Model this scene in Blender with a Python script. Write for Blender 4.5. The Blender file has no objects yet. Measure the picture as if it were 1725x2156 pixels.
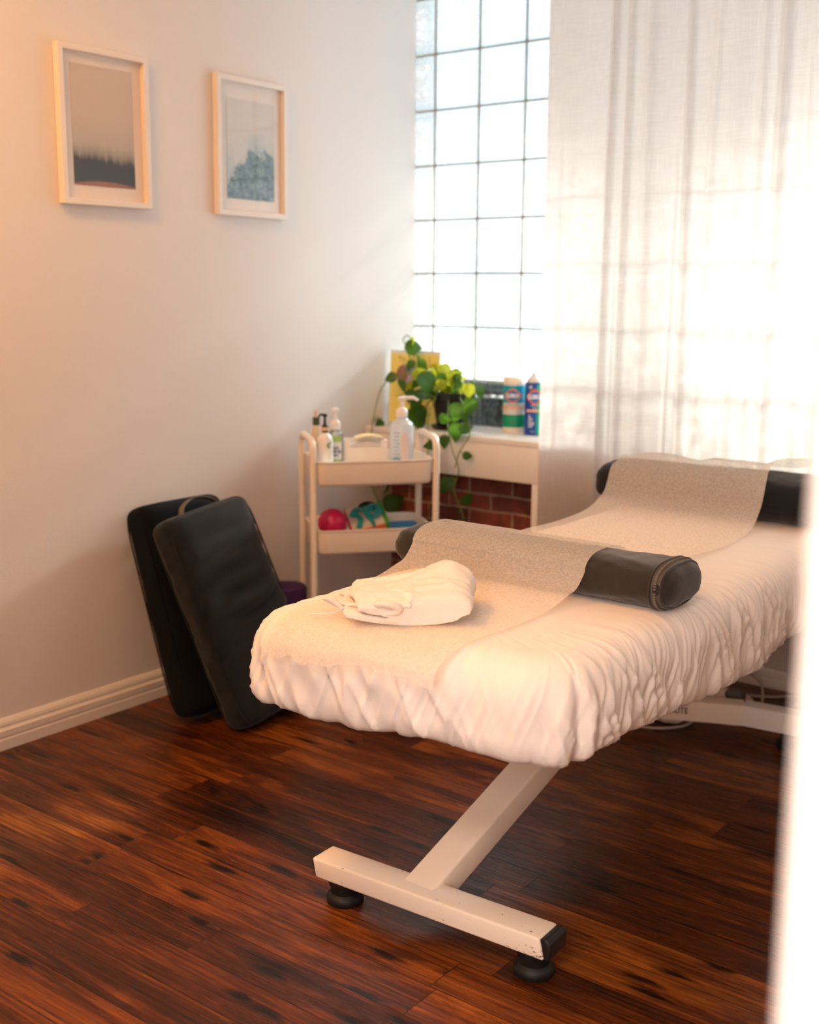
import bpy, bmesh, math, random
import numpy as np
from mathutils import Vector, Matrix, Euler
random.seed(7)
SC = bpy.context.scene
COL = SC.collection
PI = math.pi

# ------------------------------------------------------------------ camera
cam = bpy.data.cameras.new('camera')
cam.sensor_fit = 'HORIZONTAL'
cam.sensor_width = 36.0
cam.lens = 2501.7 / 1725 * 36.0
cam.clip_start = 0.02
camo = bpy.data.objects.new('camera', cam)
COL.objects.link(camo)
camo.location = (2.8807, -3.7319, 1.2966)
camo.rotation_mode = 'XYZ'
camo.rotation_euler = (1.3851, -0.0062, 0.6612)
cam.dof.use_dof = True
cam.dof.focus_distance = 2.45
cam.dof.aperture_fstop = 3.4
SC.camera = camo
SC.cycles.diffuse_bounces = 7
SC.cycles.max_bounces = 14
SC.cycles.transparent_max_bounces = 16

# ------------------------------------------------------------------ world, sun, exposure
SC.view_settings.view_transform = 'Standard'
SC.view_settings.look = 'None'
SC.view_settings.gamma = 1.0
SC.view_settings.use_curve_mapping = False
SC.view_settings.exposure = 0.9
W = bpy.data.worlds.new('sky')
SC.world = W
W.use_nodes = True
bg = W.node_tree.nodes['Background']
bg.inputs[0].default_value = (0.80, 0.88, 1.0, 1)
bg.inputs[1].default_value = 0.86

def lamp(name, kind, loc, energy, color, size=0.3, rot=(0, 0, 0), size_y=None):
    l = bpy.data.lights.new(name, kind)
    l.energy = energy
    l.color = color
    if kind == 'AREA':
        l.size = size
        if size_y:
            l.shape = 'RECTANGLE'; l.size_y = size_y
    elif kind == 'SUN':
        l.angle = size
    else:
        l.shadow_soft_size = size
    o = bpy.data.objects.new(name, l)
    COL.objects.link(o)
    o.location = loc
    o.rotation_euler = rot
    return o

sd = Vector((-0.10, -1.0, -0.5)).normalized()
sun = lamp('sun', 'SUN', (0, 5, 5), 12.0, (1.0, 0.89, 0.74), math.radians(3.8))
sun.rotation_euler = sd.to_track_quat('-Z', 'Y').to_euler()
lamp('room_ceiling_light', 'AREA', (0.75, -2.75, 2.66), 17, (1.0, 0.45, 0.11), 0.42)
lamp('hall_ceiling_light', 'AREA', (2.7, -4.25, 2.66), 22, (1.0, 0.78, 0.62), 0.6)
lamp('hall_front_light', 'AREA', (2.75, -4.95, 1.6), 21, (1.0, 0.86, 0.80), 1.2, (PI / 2, 0, 0), 1.3)  # added frontal area light for daylight behind the camera; no hall window known

# ------------------------------------------------------------------ material helpers
def nd(nt, t, **kw):
    n = nt.nodes.new(t)
    for k, v in kw.items():
        if k.startswith('i_'):
            key = k[2:]
            key = int(key) if key.isdigit() else key.replace('_', ' ')
            n.inputs[key].default_value = v
        else:
            setattr(n, k, v)
    return n

def newmat(name):
    m = bpy.data.materials.new(name)
    m.use_nodes = True
    nt = m.node_tree
    nt.nodes.clear()
    out = nt.nodes.new('ShaderNodeOutputMaterial')
    return m, nt, out

def c4(c):
    return (c[0], c[1], c[2], 1.0)

def mat(name, color, rough=0.5, metal=0.0, var=0.06, scale=8.0, bump=0.0, bscale=None, coat=0.0, spec=0.5, trans=0.0, color2=None, sheen=0.0, sss=0.0):
    m, nt, out = newmat(name)
    p = nd(nt, 'ShaderNodeBsdfPrincipled')
    p.inputs['Roughness'].default_value = rough
    p.inputs['Metallic'].default_value = metal
    p.inputs['Coat Weight'].default_value = coat
    p.inputs['Specular IOR Level'].default_value = spec
    p.inputs['Transmission Weight'].default_value = trans
    if sheen:
        p.inputs['Sheen Weight'].default_value = sheen
    tc = nd(nt, 'ShaderNodeTexCoord')
    n = nd(nt, 'ShaderNodeTexNoise', i_Scale=scale, i_Detail=4.0)
    nt.links.new(tc.outputs['Object'], n.inputs['Vector'])
    r = nd(nt, 'ShaderNodeMix', data_type='RGBA')
    b = color2 if color2 else tuple(x * (1 - 2 * var) for x in color)
    a = color if color2 else tuple(min(1, x * (1 + var)) for x in color)
    r.inputs[6].default_value = c4(a)
    r.inputs[7].default_value = c4(b)
    nt.links.new(n.outputs[0], r.inputs[0])
    nt.links.new(r.outputs[2], p.inputs['Base Color'])
    if bump:
        n2 = nd(nt, 'ShaderNodeTexNoise', i_Scale=bscale or scale * 6, i_Detail=3.0)
        nt.links.new(tc.outputs['Object'], n2.inputs['Vector'])
        bm_ = nd(nt, 'ShaderNodeBump', i_Strength=bump, i_Distance=0.01)
        nt.links.new(n2.outputs[0], bm_.inputs['Height'])
        nt.links.new(bm_.outputs[0], p.inputs['Normal'])
    nt.links.new(p.outputs[0], out.inputs[0])
    return m

def clear_mat(name, tint, gloss=0.12, body=0.25, body_col=(0.9, 0.95, 1)):
    """clear plastic or thin glass: see-through, a little milky, shiny"""
    m, nt, out = newmat(name)
    t = nd(nt, 'ShaderNodeBsdfTransparent'); t.inputs[0].default_value = c4(tint)
    d = nd(nt, 'ShaderNodeBsdfTranslucent'); d.inputs[0].default_value = c4(body_col)
    d2 = nd(nt, 'ShaderNodeBsdfDiffuse'); d2.inputs[0].default_value = c4(body_col)
    md = nd(nt, 'ShaderNodeMixShader'); md.inputs[0].default_value = 0.5
    nt.links.new(d.outputs[0], md.inputs[1]); nt.links.new(d2.outputs[0], md.inputs[2])
    g = nd(nt, 'ShaderNodeBsdfGlossy', i_Roughness=0.08)
    a = nd(nt, 'ShaderNodeMixShader'); a.inputs[0].default_value = body
    nt.links.new(t.outputs[0], a.inputs[1]); nt.links.new(md.outputs[0], a.inputs[2])
    b = nd(nt, 'ShaderNodeMixShader')
    f = nd(nt, 'ShaderNodeFresnel', i_IOR=1.45)
    mu = nd(nt, 'ShaderNodeMath', operation='MULTIPLY'); mu.inputs[1].default_value = gloss * 8
    nt.links.new(f.outputs[0], mu.inputs[0])
    nt.links.new(mu.outputs[0], b.inputs[0])
    nt.links.new(a.outputs[0], b.inputs[1]); nt.links.new(g.outputs[0], b.inputs[2])
    nt.links.new(b.outputs[0], out.inputs[0])
    return m

# ------------------------------------------------------------------ mesh helpers
def link(name, me, m, parent=None, smooth=True):
    o = bpy.data.objects.new(name, me)
    COL.objects.link(o)
    if m is not None:
        for x in (m if isinstance(m, (list, tuple)) else [m]):
            me.materials.append(x)
    if smooth:
        me.polygons.foreach_set('use_smooth', [True] * len(me.polygons))
    if parent is not None:
        o.parent = parent
    return o

def from_data(name, vs, fs, m, parent=None, smooth=True, mids=None):
    me = bpy.data.meshes.new(name)
    me.from_pydata([tuple(map(float, v)) for v in vs], [], [tuple(f) for f in fs])
    me.update()
    o = link(name, me, m, parent, smooth)
    if mids is not None:
        me.polygons.foreach_set('material_index', mids)
    return o

def from_bm(name, bm, m, parent=None, smooth=False):
    me = bpy.data.meshes.new(name)
    bmesh.ops.recalc_face_normals(bm, faces=bm.faces)
    bm.to_mesh(me); bm.free()
    return link(name, me, m, parent, smooth)

def autosmooth(o, ang=40):
    me = o.data
    me.polygons.foreach_set('use_smooth', [True] * len(me.polygons))
    bm = bmesh.new(); bm.from_mesh(me)
    for e in bm.edges:
        if len(e.link_faces) == 2 and e.calc_face_angle(0) > math.radians(ang):
            e.smooth = False
    bm.to_mesh(me); bm.free()
    return o

def bm_box(bm, lo, hi, bev=0.0, seg=2, M=None):
    r = bmesh.ops.create_cube(bm, size=1.0)
    vs = r['verts']
    c = [(a + b) / 2 for a, b in zip(lo, hi)]
    s = [b - a for a, b in zip(lo, hi)]
    for v in vs:
        v.co = Vector((v.co.x * s[0] + c[0], v.co.y * s[1] + c[1], v.co.z * s[2] + c[2]))
    if bev:
        es = list({e for v in vs for e in v.link_edges})
        r = bmesh.ops.bevel(bm, geom=es, offset=bev, segments=seg, affect='EDGES', profile=0.5)
        vs = list({v for f in r['faces'] for v in f.verts} | {v for v in vs if v.is_valid})
    if M is not None:
        done = set()
        for v in vs:
            if v.is_valid and v not in done:
                done.add(v); v.co = M @ v.co
    return vs

def box(name, lo, hi, m, parent=None, bev=0.0, seg=2, M=None):
    bm = bmesh.new()
    bm_box(bm, lo, hi, bev, seg, M)
    o = from_bm(name, bm, m, parent)
    if bev:
        autosmooth(o, 50)
    return o

def prism(name, poly, z0, z1, m, parent=None, bev=0.0, seg=2, M=None):
    bm = bmesh.new()
    vs = [bm.verts.new((x, y, z0)) for x, y in poly]
    f = bm.faces.new(vs)
    r = bmesh.ops.extrude_face_region(bm, geom=[f])
    for v in r['geom']:
        if isinstance(v, bmesh.types.BMVert):
            v.co.z = z1
    if bev:
        bmesh.ops.bevel(bm, geom=list(bm.edges), offset=bev, segments=seg, affect='EDGES', profile=0.5)
    if M is not None:
        for v in bm.verts:
            v.co = M @ v.co
    o = from_bm(name, bm, m, parent)
    if bev:
        autosmooth(o, 50)
    return o

def lathe_data(prof, n=32, c=(0, 0, 0), caps=True):
    vs, fs = [], []
    for r, z in prof:
        for k in range(n):
            a = 2 * PI * k / n
            vs.append((c[0] + r * math.cos(a), c[1] + r * math.sin(a), c[2] + z))
    for i in range(len(prof) - 1):
        for k in range(n):
            a, b = i * n + k, i * n + (k + 1) % n
            fs.append((a, b, b + n, a + n))
    if caps:
        fs.append(tuple(reversed(range(n))))
        fs.append(tuple(range((len(prof) - 1) * n, len(prof) * n)))
    return vs, fs

def lathe(name, prof, m, parent=None, n=32, c=(0, 0, 0), sharp=45, caps=True, M=None):
    vs, fs = lathe_data(prof, n, c, caps)
    if M is not None:
        vs = [M @ Vector(v) for v in vs]
    o = from_data(name, vs, fs, m, parent)
    autosmooth(o, sharp)
    return o

def tube_data(pts, r, n=12, closed=False, taper=None):
    P = [Vector(p) for p in pts]
    N = len(P)
    vs, fs = [], []
    up = None
    for i in range(N):
        a = P[i - 1] if (i > 0 or closed) else P[i]
        b = P[(i + 1) % N] if (i < N - 1 or closed) else P[i]
        t = (b - a).normalized()
        if up is None:
            up = t.orthogonal().normalized()
        else:
            up = (up - t * up.dot(t)).normalized()
        s = t.cross(up)
        rr = r if taper is None else r * taper[i]
        for k in range(n):
            an = 2 * PI * k / n
            vs.append(P[i] + (up * math.cos(an) + s * math.sin(an)) * rr)
    for i in range(N if closed else N - 1):
        j = (i + 1) % N
        for k in range(n):
            fs.append((i * n + k, i * n + (k + 1) % n, j * n + (k + 1) % n, j * n + k))
    if not closed:
        fs.append(tuple(reversed(range(n))))
        fs.append(tuple(range((N - 1) * n, N * n)))
    return vs, fs

def tube(name, pts, r, m, parent=None, n=12, closed=False, taper=None):
    vs, fs = tube_data(pts, r, n, closed, taper)
    return autosmooth(from_data(name, vs, fs, m, parent), 60)

def smooth_path(pts, k=6, closed=False):
    """Catmull-Rom"""
    P = [Vector(p) for p in pts]
    N = len(P); out = []
    rng = N if closed else N - 1
    for i in range(rng):
        p0 = P[(i - 1) % N] if (closed or i > 0) else P[i] * 2 - P[i + 1]
        p1, p2 = P[i], P[(i + 1) % N]
        p3 = P[(i + 2) % N] if (closed or i + 2 < N) else p2 * 2 - p1
        for j in range(k):
            t = j / k
            out.append(0.5 * ((2 * p1) + (p2 - p0) * t + (2 * p0 - 5 * p1 + 4 * p2 - p3) * t * t + (3 * p1 - p0 - 3 * p2 + p3) * t ** 3))
    if not closed:
        out.append(P[-1])
    return out

def round_corner(pts, r, k=6):
    P = [Vector(p) for p in pts]
    out = [P[0]]
    for i in range(1, len(P) - 1):
        a = (P[i - 1] - P[i]).normalized(); b = (P[i + 1] - P[i]).normalized()
        s, e = P[i] + a * r, P[i] + b * r
        for j in range(k + 1):
            t = j / k
            out.append((1 - t) ** 2 * s + 2 * t * (1 - t) * P[i] + t * t * e)
    out.append(P[-1])
    return out

def noise1(n, cells, rng, closed=False):
    """smooth value noise sampled at n points over `cells` cells"""
    v = rng.uniform(-1, 1, cells + 2)
    if closed:
        v[cells:] = v[:2]
    x = np.linspace(0, cells, n, endpoint=not closed) * (1 - 1e-9)
    i = np.floor(x).astype(int); f = x - i
    f = f * f * (3 - 2 * f)
    return v[i] * (1 - f) + v[i + 1] * f

class VN:
    """2-D value noise callable on arrays"""
    def __init__(s, seed):
        s.g = np.random.default_rng(seed).uniform(-1, 1, (257, 257))
    def __call__(s, x, y):
        x = np.asarray(x) % 256; y = np.asarray(y) % 256
        i = np.floor(x).astype(int); j = np.floor(y).astype(int)
        f = x - i; g = y - j
        f = f * f * (3 - 2 * f); g = g * g * (3 - 2 * g)
        G = s.g
        return (G[i, j] * (1 - f) + G[i + 1, j] * f) * (1 - g) + (G[i, j + 1] * (1 - f) + G[i + 1, j + 1] * f) * g

def ss(a, b, x):
    t = np.clip((np.asarray(x, float) - a) / (b - a), 0, 1)
    return t * t * (3 - 2 * t)

def grid_faces(nu, nv, closed_u=False, off=0):
    fs = []
    for i in range(nu if closed_u else nu - 1):
        for j in range(nv - 1):
            a = off + i * nv + j; b = off + ((i + 1) % nu) * nv + j
            fs.append((a, b, b + 1, a + 1))
    return fs

def thing(name, label, cat, loc=(0, 0, 0), rz=0.0, group=None, rot=None):
    o = bpy.data.objects.new(name, None)
    COL.objects.link(o)
    o.empty_display_size = 0.05
    o.location = loc
    o.rotation_euler = rot if rot is not None else (0, 0, rz)
    return tag(o, label, cat, group)

def tag(o, label, cat, group=None):
    o['label'] = label; o['category'] = cat
    if group: o['group'] = group
    return o

def struct(o):
    o['kind'] = 'structure'
    return o

def text_mesh(name, s, size, m, parent, fn, extrude=0.0, bold=0.0, align='CENTER', xs=1.0):
    """text as a mesh; fn maps a flat (x, y, z) point to its place"""
    cu = bpy.data.curves.new(name, 'FONT')
    cu.body = s; cu.size = size; cu.align_x = align; cu.align_y = 'CENTER'
    cu.extrude = extrude; cu.offset = bold; cu.resolution_u = 3
    t = bpy.data.objects.new(name, cu)
    COL.objects.link(t)
    bpy.context.view_layer.update()
    me = bpy.data.meshes.new_from_object(t.evaluated_get(bpy.context.evaluated_depsgraph_get()))
    bpy.data.objects.remove(t)
    for v in me.vertices:
        v.co = Vector(fn(v.co.x * xs, v.co.y, v.co.z))
    me.name = name
    return link(name, me, m, parent, smooth=False)

# ------------------------------------------------------------------ materials of the room
M = {}
M['wall'] = mat('wall_paint', (0.80, 0.76, 0.75), 0.55, var=0.015, scale=1.5, bump=0.08, bscale=220)
M['ceiling'] = mat('ceiling_paint', (0.82, 0.80, 0.78), 0.8, var=0.01)
M['trim'] = mat('trim_paint', (0.82, 0.77, 0.72), 0.38, var=0.03, scale=14)

def floor_material():
    m, nt, out = newmat('wood_plank_floor')
    L = nt.links.new
    p = nd(nt, 'ShaderNodeBsdfPrincipled')
    tc = nd(nt, 'ShaderNodeTexCoord')
    sep = nd(nt, 'ShaderNodeSeparateXYZ'); L(tc.outputs['Object'], sep.inputs[0])
    def ma(op, a, b=None, c=None):
        n = nd(nt, 'ShaderNodeMath', operation=op)
        for k, x in enumerate((a, b, c)):
            if x is None: continue
            if isinstance(x, (int, float)): n.inputs[k].default_value = x
            else: L(x, n.inputs[k])
        return n.outputs[0]
    yy = ma('DIVIDE', ma('ADD', sep.outputs[1], 1.378), 0.1018)
    row = ma('FLOOR', yy)
    fy = ma('FRACT', yy)
    wn = nd(nt, 'ShaderNodeTexWhiteNoise', noise_dimensions='1D'); L(row, wn.inputs['W'])
    xx = ma('DIVIDE', ma('ADD', sep.outputs[0], ma('MULTIPLY', wn.outputs[0], 7.3)), 0.92)
    col = ma('FLOOR', xx)
    fx = ma('FRACT', xx)
    cv = nd(nt, 'ShaderNodeCombineXYZ'); L(col, cv.inputs[0]); L(row, cv.inputs[1])
    wn2 = nd(nt, 'ShaderNodeTexWhiteNoise', noise_dimensions='2D'); L(cv.outputs[0], wn2.inputs['Vector'])
    rnd = wn2.outputs[0]
    # grain coordinates, shifted per plank
    gx = ma('ADD', sep.outputs[0], ma('MULTIPLY', rnd, 31.0))
    gy = ma('ADD', sep.outputs[1], ma('MULTIPLY', rnd, 17.0))
    gv = nd(nt, 'ShaderNodeCombineXYZ'); L(gx, gv.inputs[0]); L(gy, gv.inputs[1])
    def noise(sx, sy, detail=5.0, dist=0.0, rough=0.6):
        mp = nd(nt, 'ShaderNodeMapping'); mp.inputs['Scale'].default_value = (sx, sy, 1)
        L(gv.outputs[0], mp.inputs['Vector'])
        n = nd(nt, 'ShaderNodeTexNoise', i_Scale=1.0, i_Detail=detail, i_Roughness=rough, i_Distortion=dist)
        L(mp.outputs[0], n.inputs['Vector'])
        return n.outputs[0]
    big = noise(2.2, 13, 5.0, 1.6)
    fine = noise(5, 190, 4.0, 0.6)
    streak = noise(2.2, 42, 5.0, 2.2, 0.65)
    # cathedral rings
    mpw = nd(nt, 'ShaderNodeMapping'); mpw.inputs['Scale'].default_value = (1.6, 22, 1); L(gv.outputs[0], mpw.inputs['Vector'])
    wv = nd(nt, 'ShaderNodeTexWave', wave_type='BANDS', bands_direction='Y', i_Scale=0.9, i_Distortion=9.0, i_Detail=2.5, i_Detail_Scale=0.7)
    L(mpw.outputs[0], wv.inputs['Vector'])
    # base colour along grain
    cr = nd(nt, 'ShaderNodeValToRGB')
    e = cr.color_ramp.elements
    e[0].position = 0.30; e[0].color = (0.013, 0.0045, 0.002, 1)
    e[1].position = 0.74; e[1].color = (0.35, 0.095, 0.010, 1)
    q = cr.color_ramp.elements.new(0.50); q.color = (0.095, 0.021, 0.004, 1)
    v = ma('ADD', ma('MULTIPLY', big, 0.68), ma('MULTIPLY', streak, 0.25))
    v = ma('ADD', v, ma('MULTIPLY', ma('SUBTRACT', rnd, 0.5), 0.17))
    v = ma('ADD', v, ma('MULTIPLY', ma('SUBTRACT', wv.outputs[0], 0.5), 0.05))
    v = ma('ADD', v, 0.035)
    L(v, cr.inputs[0])
    # fine dark pores
    fr = nd(nt, 'ShaderNodeMapRange', i_1=0.38, i_2=0.60, i_3=0.62, i_4=1.10); L(fine, fr.inputs[0])
    # knots
    mpk = nd(nt, 'ShaderNodeMapping'); mpk.inputs['Scale'].default_value = (2.1, 8.0, 1); L(gv.outputs[0], mpk.inputs['Vector'])
    nk = nd(nt, 'ShaderNodeTexNoise', i_Scale=9.0, i_Detail=2.0); L(mpk.outputs[0], nk.inputs['Vector'])
    vo = nd(nt, 'ShaderNodeTexVoronoi', voronoi_dimensions='2D', i_Scale=1.0, i_Randomness=1.0)
    L(mpk.outputs[0], vo.inputs['Vector'])
    kd = ma('ADD', vo.outputs['Distance'], ma('MULTIPLY', ma('SUBTRACT', nk.outputs[0], 0.5), 0.16))
    kr = nd(nt, 'ShaderNodeMapRange', i_1=0.045, i_2=0.12, i_3=0.10, i_4=1.0); L(kd, kr.inputs[0])
    # seams
    ey = ma('MINIMUM', fy, ma('SUBTRACT', 1.0, fy))
    ex = ma('MINIMUM', fx, ma('SUBTRACT', 1.0, fx))
    sy = nd(nt, 'ShaderNodeMapRange', i_1=0.004, i_2=0.018, i_3=0.22, i_4=1.0); L(ey, sy.inputs[0])
    sx = nd(nt, 'ShaderNodeMapRange', i_1=0.0004, i_2=0.0018, i_3=0.22, i_4=1.0); L(ex, sx.inputs[0])
    k = ma('MULTIPLY', ma('MULTIPLY', fr.outputs[0], kr.outputs[0]), ma('MULTIPLY', sy.outputs[0], sx.outputs[0]))
    mul = nd(nt, 'ShaderNodeVectorMath', operation='SCALE'); L(cr.outputs[0], mul.inputs[0]); L(k, mul.inputs['Scale'])
    L(mul.outputs[0], p.inputs['Base Color'])
    rr = nd(nt, 'ShaderNodeMapRange', i_1=0.3, i_2=0.7, i_3=0.36, i_4=0.22); L(streak, rr.inputs[0])
    L(rr.outputs[0], p.inputs['Roughness'])
    p.inputs['Specular IOR Level'].default_value = 0.25
    b = nd(nt, 'ShaderNodeBump', i_Strength=0.25, i_Distance=0.002)
    L(k, b.inputs['Height']); L(b.outputs[0], p.inputs['Normal'])
    L(p.outputs[0], out.inputs[0])
    return m
M['floor'] = floor_material()

def brick_material():
    m, nt, out = newmat('old_red_brick')
    L = nt.links.new
    p = nd(nt, 'ShaderNodeBsdfPrincipled', i_Roughness=0.8)
    tc = nd(nt, 'ShaderNodeTexCoord')
    n = nd(nt, 'ShaderNodeTexNoise', i_Scale=9.0, i_Detail=4.0); L(tc.outputs['Object'], n.inputs['Vector'])
    mp = nd(nt, 'ShaderNodeMapping'); mp.inputs['Rotation'].default_value = (PI / 2, 0, 0)
    va = nd(nt, 'ShaderNodeVectorMath', operation='MULTIPLY_ADD')
    va.inputs[1].default_value = (0.012, 0, 0.012)
    L(n.outputs['Color'], va.inputs[0]); L(tc.outputs['Object'], va.inputs[2])
    sp = nd(nt, 'ShaderNodeSeparateXYZ'); L(va.outputs[0], sp.inputs[0])
    cb = nd(nt, 'ShaderNodeCombineXYZ'); L(sp.outputs[0], cb.inputs[0]); L(sp.outputs[2], cb.inputs[1])
    br = nd(nt, 'ShaderNodeTexBrick', i_Scale=1.0)
    br.inputs['Color1'].default_value = (0.29, 0.070, 0.040, 1)
    br.inputs['Color2'].default_value = (0.14, 0.036, 0.024, 1)
    br.inputs['Mortar'].default_value = (0.42, 0.30, 0.24, 1)
    br.inputs['Mortar Size'].default_value = 0.0045
    br.inputs['Mortar Smooth'].default_value = 0.3
    br.inputs['Brick Width'].default_value = 0.19
    br.inputs['Row Height'].default_value = 0.062
    L(cb.outputs[0], br.inputs['Vector'])
    mx = nd(nt, 'ShaderNodeMix', data_type='RGBA', blend_type='MULTIPLY', i_0=0.8)
    n3 = nd(nt, 'ShaderNodeTexNoise', i_Scale=25.0, i_Detail=4.0); L(tc.outputs['Object'], n3.inputs['Vector'])
    mr = nd(nt, 'ShaderNodeMapRange', i_1=0.3, i_2=0.7, i_3=0.55, i_4=1.3); L(n3.outputs[0], mr.inputs[0])
    L(br.outputs['Color'], mx.inputs[6]); L(mr.outputs[0], mx.inputs[7])
    L(mx.outputs[2], p.inputs['Base Color'])
    b = nd(nt, 'ShaderNodeBump', i_Strength=0.8, i_Distance=0.006); b.invert = True
    L(br.outputs['Fac'], b.inputs['Height']); L(b.outputs[0], p.inputs['Normal'])
    L(p.outputs[0], out.inputs[0])
    return m
M['brick'] = brick_material()

# ------------------------------------------------------------------ the room
CH = 2.72
XR = 3.3
struct(box('floor', (-0.1, -5.0, -0.05), (XR + 0.5, 0.12, 0.0), M['floor']))
struct(box('ceiling', (-0.1, -5.0, CH), (XR + 0.5, 0.12, CH + 0.05), M['ceiling']))
struct(box('wall_left', (-0.1, -3.32, 0.0), (0.0, 0.12, CH), M['wall']))
struct(box('wall_right', (XR, -3.2, 0.0), (XR + 0.1, 0.12, CH), M['wall']))
# back wall: solid under the window and above it, brick showing in the niche under the shelf
struct(box('wall_back', (0.0, 0.0, 0.0), (XR, 0.12, 0.755), M['wall']))
struct(box('wall_back_above_window', (0.0, 0.0, 2.5553), (XR, 0.12, CH), M['wall']))
struct(box('wall_back_beside_window', (2.49, 0.0, 0.755), (XR, 0.12, 2.5553), M['wall']))
struct(box('wall_back_brick', (0.0, -0.136, 0.0), (0.745, 0.0, 0.755), M['brick']))
# front wall with the doorway the camera looks through, and the hall behind it
DX = 2.742
struct(box('wall_front_left', (-0.1, -3.32, 0.0), (1.86, -3.20, CH), M['wall']))
struct(box('wall_front_right', (DX + 0.02, -3.32, 0.0), (XR + 0.5, -3.20, CH), M['wall']))
struct(box('wall_front_above_door', (1.86, -3.32, 2.06), (DX + 0.02, -3.20, CH), M['wall']))
struct(box('wall_hall_left', (1.1, -5.0, 0.0), (1.2, -3.32, CH), M['wall']))
struct(box('wall_hall_right', (XR + 0.4, -5.0, 0.0), (XR + 0.5, -3.32, CH), M['wall']))
struct(box('wall_hall_back', (1.2, -5.1, 0.0), (XR + 0.4, -5.0, CH), M['wall']))
M['gloss_trim'] = mat('door_casing_paint', (0.92, 0.89, 0.86), 0.35, var=0.01)
o = struct(box('trim_door_jamb', (DX, -3.325, 0.0), (DX + 0.02, -3.195, 2.06), M['gloss_trim'], bev=0.003))
struct(box('trim_door_casing', (DX + 0.006, -3.342, 0.0), (DX + 0.096, -3.322, 2.12), M['gloss_trim'], bev=0.005))
struct(box('trim_door_head', (1.86, -3.325, 2.04), (DX, -3.195, 2.06), M['gloss_trim'], bev=0.003))

def baseboard(name, p0, p1, outdir):
    """moulded baseboard running p0 -> p1, profile pushed towards outdir"""
    prof = [(0, 0), (0.016, 0), (0.016, 0.030), (0.0135, 0.033), (0.0135, 0.036), (0.0155, 0.039), (0.0155, 0.056), (0.012, 0.060), (0.009, 0.066), (0.011, 0.069), (0.009, 0.078), (0.005, 0.086), (0.003, 0.089), (0, 0.089)]
    vs = []
    for P in (p0, p1):
        for d, z in prof:
            vs.append((P[0] + outdir[0] * d, P[1] + outdir[1] * d, z))
    n = len(prof)
    fs = [(i, (i + 1) % n, (i + 1) % n + n, i + n) for i in range(n)] + [tuple(range(n)), tuple(reversed(range(n, 2 * n)))]
    return struct(from_data(name, vs, fs, M['trim'], smooth=False))
baseboard('baseboard_left', (0, -2.2165), (0, -0.002), (1, 0))
baseboard('baseboard_left_near', (0, -3.2), (0, -2.2185), (1, 0))
baseboard('baseboard_back', (0.776, 0), (XR, 0), (0, -1))
baseboard('baseboard_right', (XR, -3.2), (XR, 0), (-1, 0))

struct(box('hall_light_panel', (2.1, -5.0, 0.9), (3.4, -4.965, 2.3), M['trim'], bev=0.004))  # plain solid panel added behind the frontal hall light
# ------------------------------------------------------------------ glass block window
def block_glass():
    m, nt, out = newmat('glass_block')
    L = nt.links.new
    tc = nd(nt, 'ShaderNodeTexCoord')
    n = nd(nt, 'ShaderNodeTexNoise', i_Scale=26.0, i_Detail=2.5, i_Distortion=1.6); L(tc.outputs['Object'], n.inputs['Vector'])
    t = nd(nt, 'ShaderNodeBsdfTransparent'); t.inputs[0].default_value = (0.93, 0.98, 1.0, 1)
    d = nd(nt, 'ShaderNodeBsdfTranslucent'); d.inputs[0].default_value = (0.93, 0.96, 1.0, 1)
    mr = nd(nt, 'ShaderNodeMapRange', i_1=0.42, i_2=0.62, i_3=0.10, i_4=0.55); L(n.outputs[0], mr.inputs[0])
    a = nd(nt, 'ShaderNodeMixShader'); L(mr.outputs[0], a.inputs[0]); L(t.outputs[0], a.inputs[1]); L(d.outputs[0], a.inputs[2])
    g = nd(nt, 'ShaderNodeBsdfGlossy', i_Roughness=0.1)
    bm_ = nd(nt, 'ShaderNodeBump', i_Strength=0.5, i_Distance=0.01); L(n.outputs[0], bm_.inputs['Height']); L(bm_.outputs[0], g.inputs['Normal'])
    b = nd(nt, 'ShaderNodeMixShader'); b.inputs[0].default_value = 0.06
    L(a.outputs[0], b.inputs[1]); L(g.outputs[0], b.inputs[2]); L(b.outputs[0], out.inputs[0])
    return m
def rim_glass():
    m, nt, out = newmat('glass_block_rim')
    L = nt.links.new
    t = nd(nt, 'ShaderNodeBsdfTransparent'); t.inputs[0].default_value = (0.86, 0.96, 1.0, 1)
    d = nd(nt, 'ShaderNodeBsdfTranslucent'); d.inputs[0].default_value = (0.80, 0.92, 0.98, 1)
    tc = nd(nt, 'ShaderNodeTexCoord')
    n = nd(nt, 'ShaderNodeTexNoise', i_Scale=12.0); L(tc.outputs['Object'], n.inputs['Vector'])
    mr = nd(nt, 'ShaderNodeMapRange', i_1=0.3, i_2=0.7, i_3=0.2, i_4=0.5); L(n.outputs[0], mr.inputs[0])
    a = nd(nt, 'ShaderNodeMixShader'); L(mr.outputs[0], a.inputs[0]); L(t.outputs[0], a.inputs[1]); L(d.outputs[0], a.inputs[2])
    g = nd(nt, 'ShaderNodeBsdfGlossy', i_Roughness=0.05)
    b = nd(nt, 'ShaderNodeMixShader'); b.inputs[0].default_value = 0.08
    L(a.outputs[0], b.inputs[1]); L(g.outputs[0], b.inputs[2]); L(b.outputs[0], out.inputs[0])
    return m
M['block'] = block_glass(); M['block_rim'] = rim_glass()
M['mortar'] = mat('block_mortar', (0.30, 0.36, 0.33), 0.7, var=0.15, scale=30, color2=(0.36, 0.26, 0.18))
bx0, bz0 = 0.0891, 2.1553
xs = [0.0] + [bx0 + 0.2 * i for i in range(13)]
zs = [bz0 + 0.4 - 0.2 * j for j in range(10)]
win = bpy.data.objects.new('window_1', None); COL.objects.link(win); win['kind'] = 'structure'
vs, fs, mi = [], [], []
g = 0.0034
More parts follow.
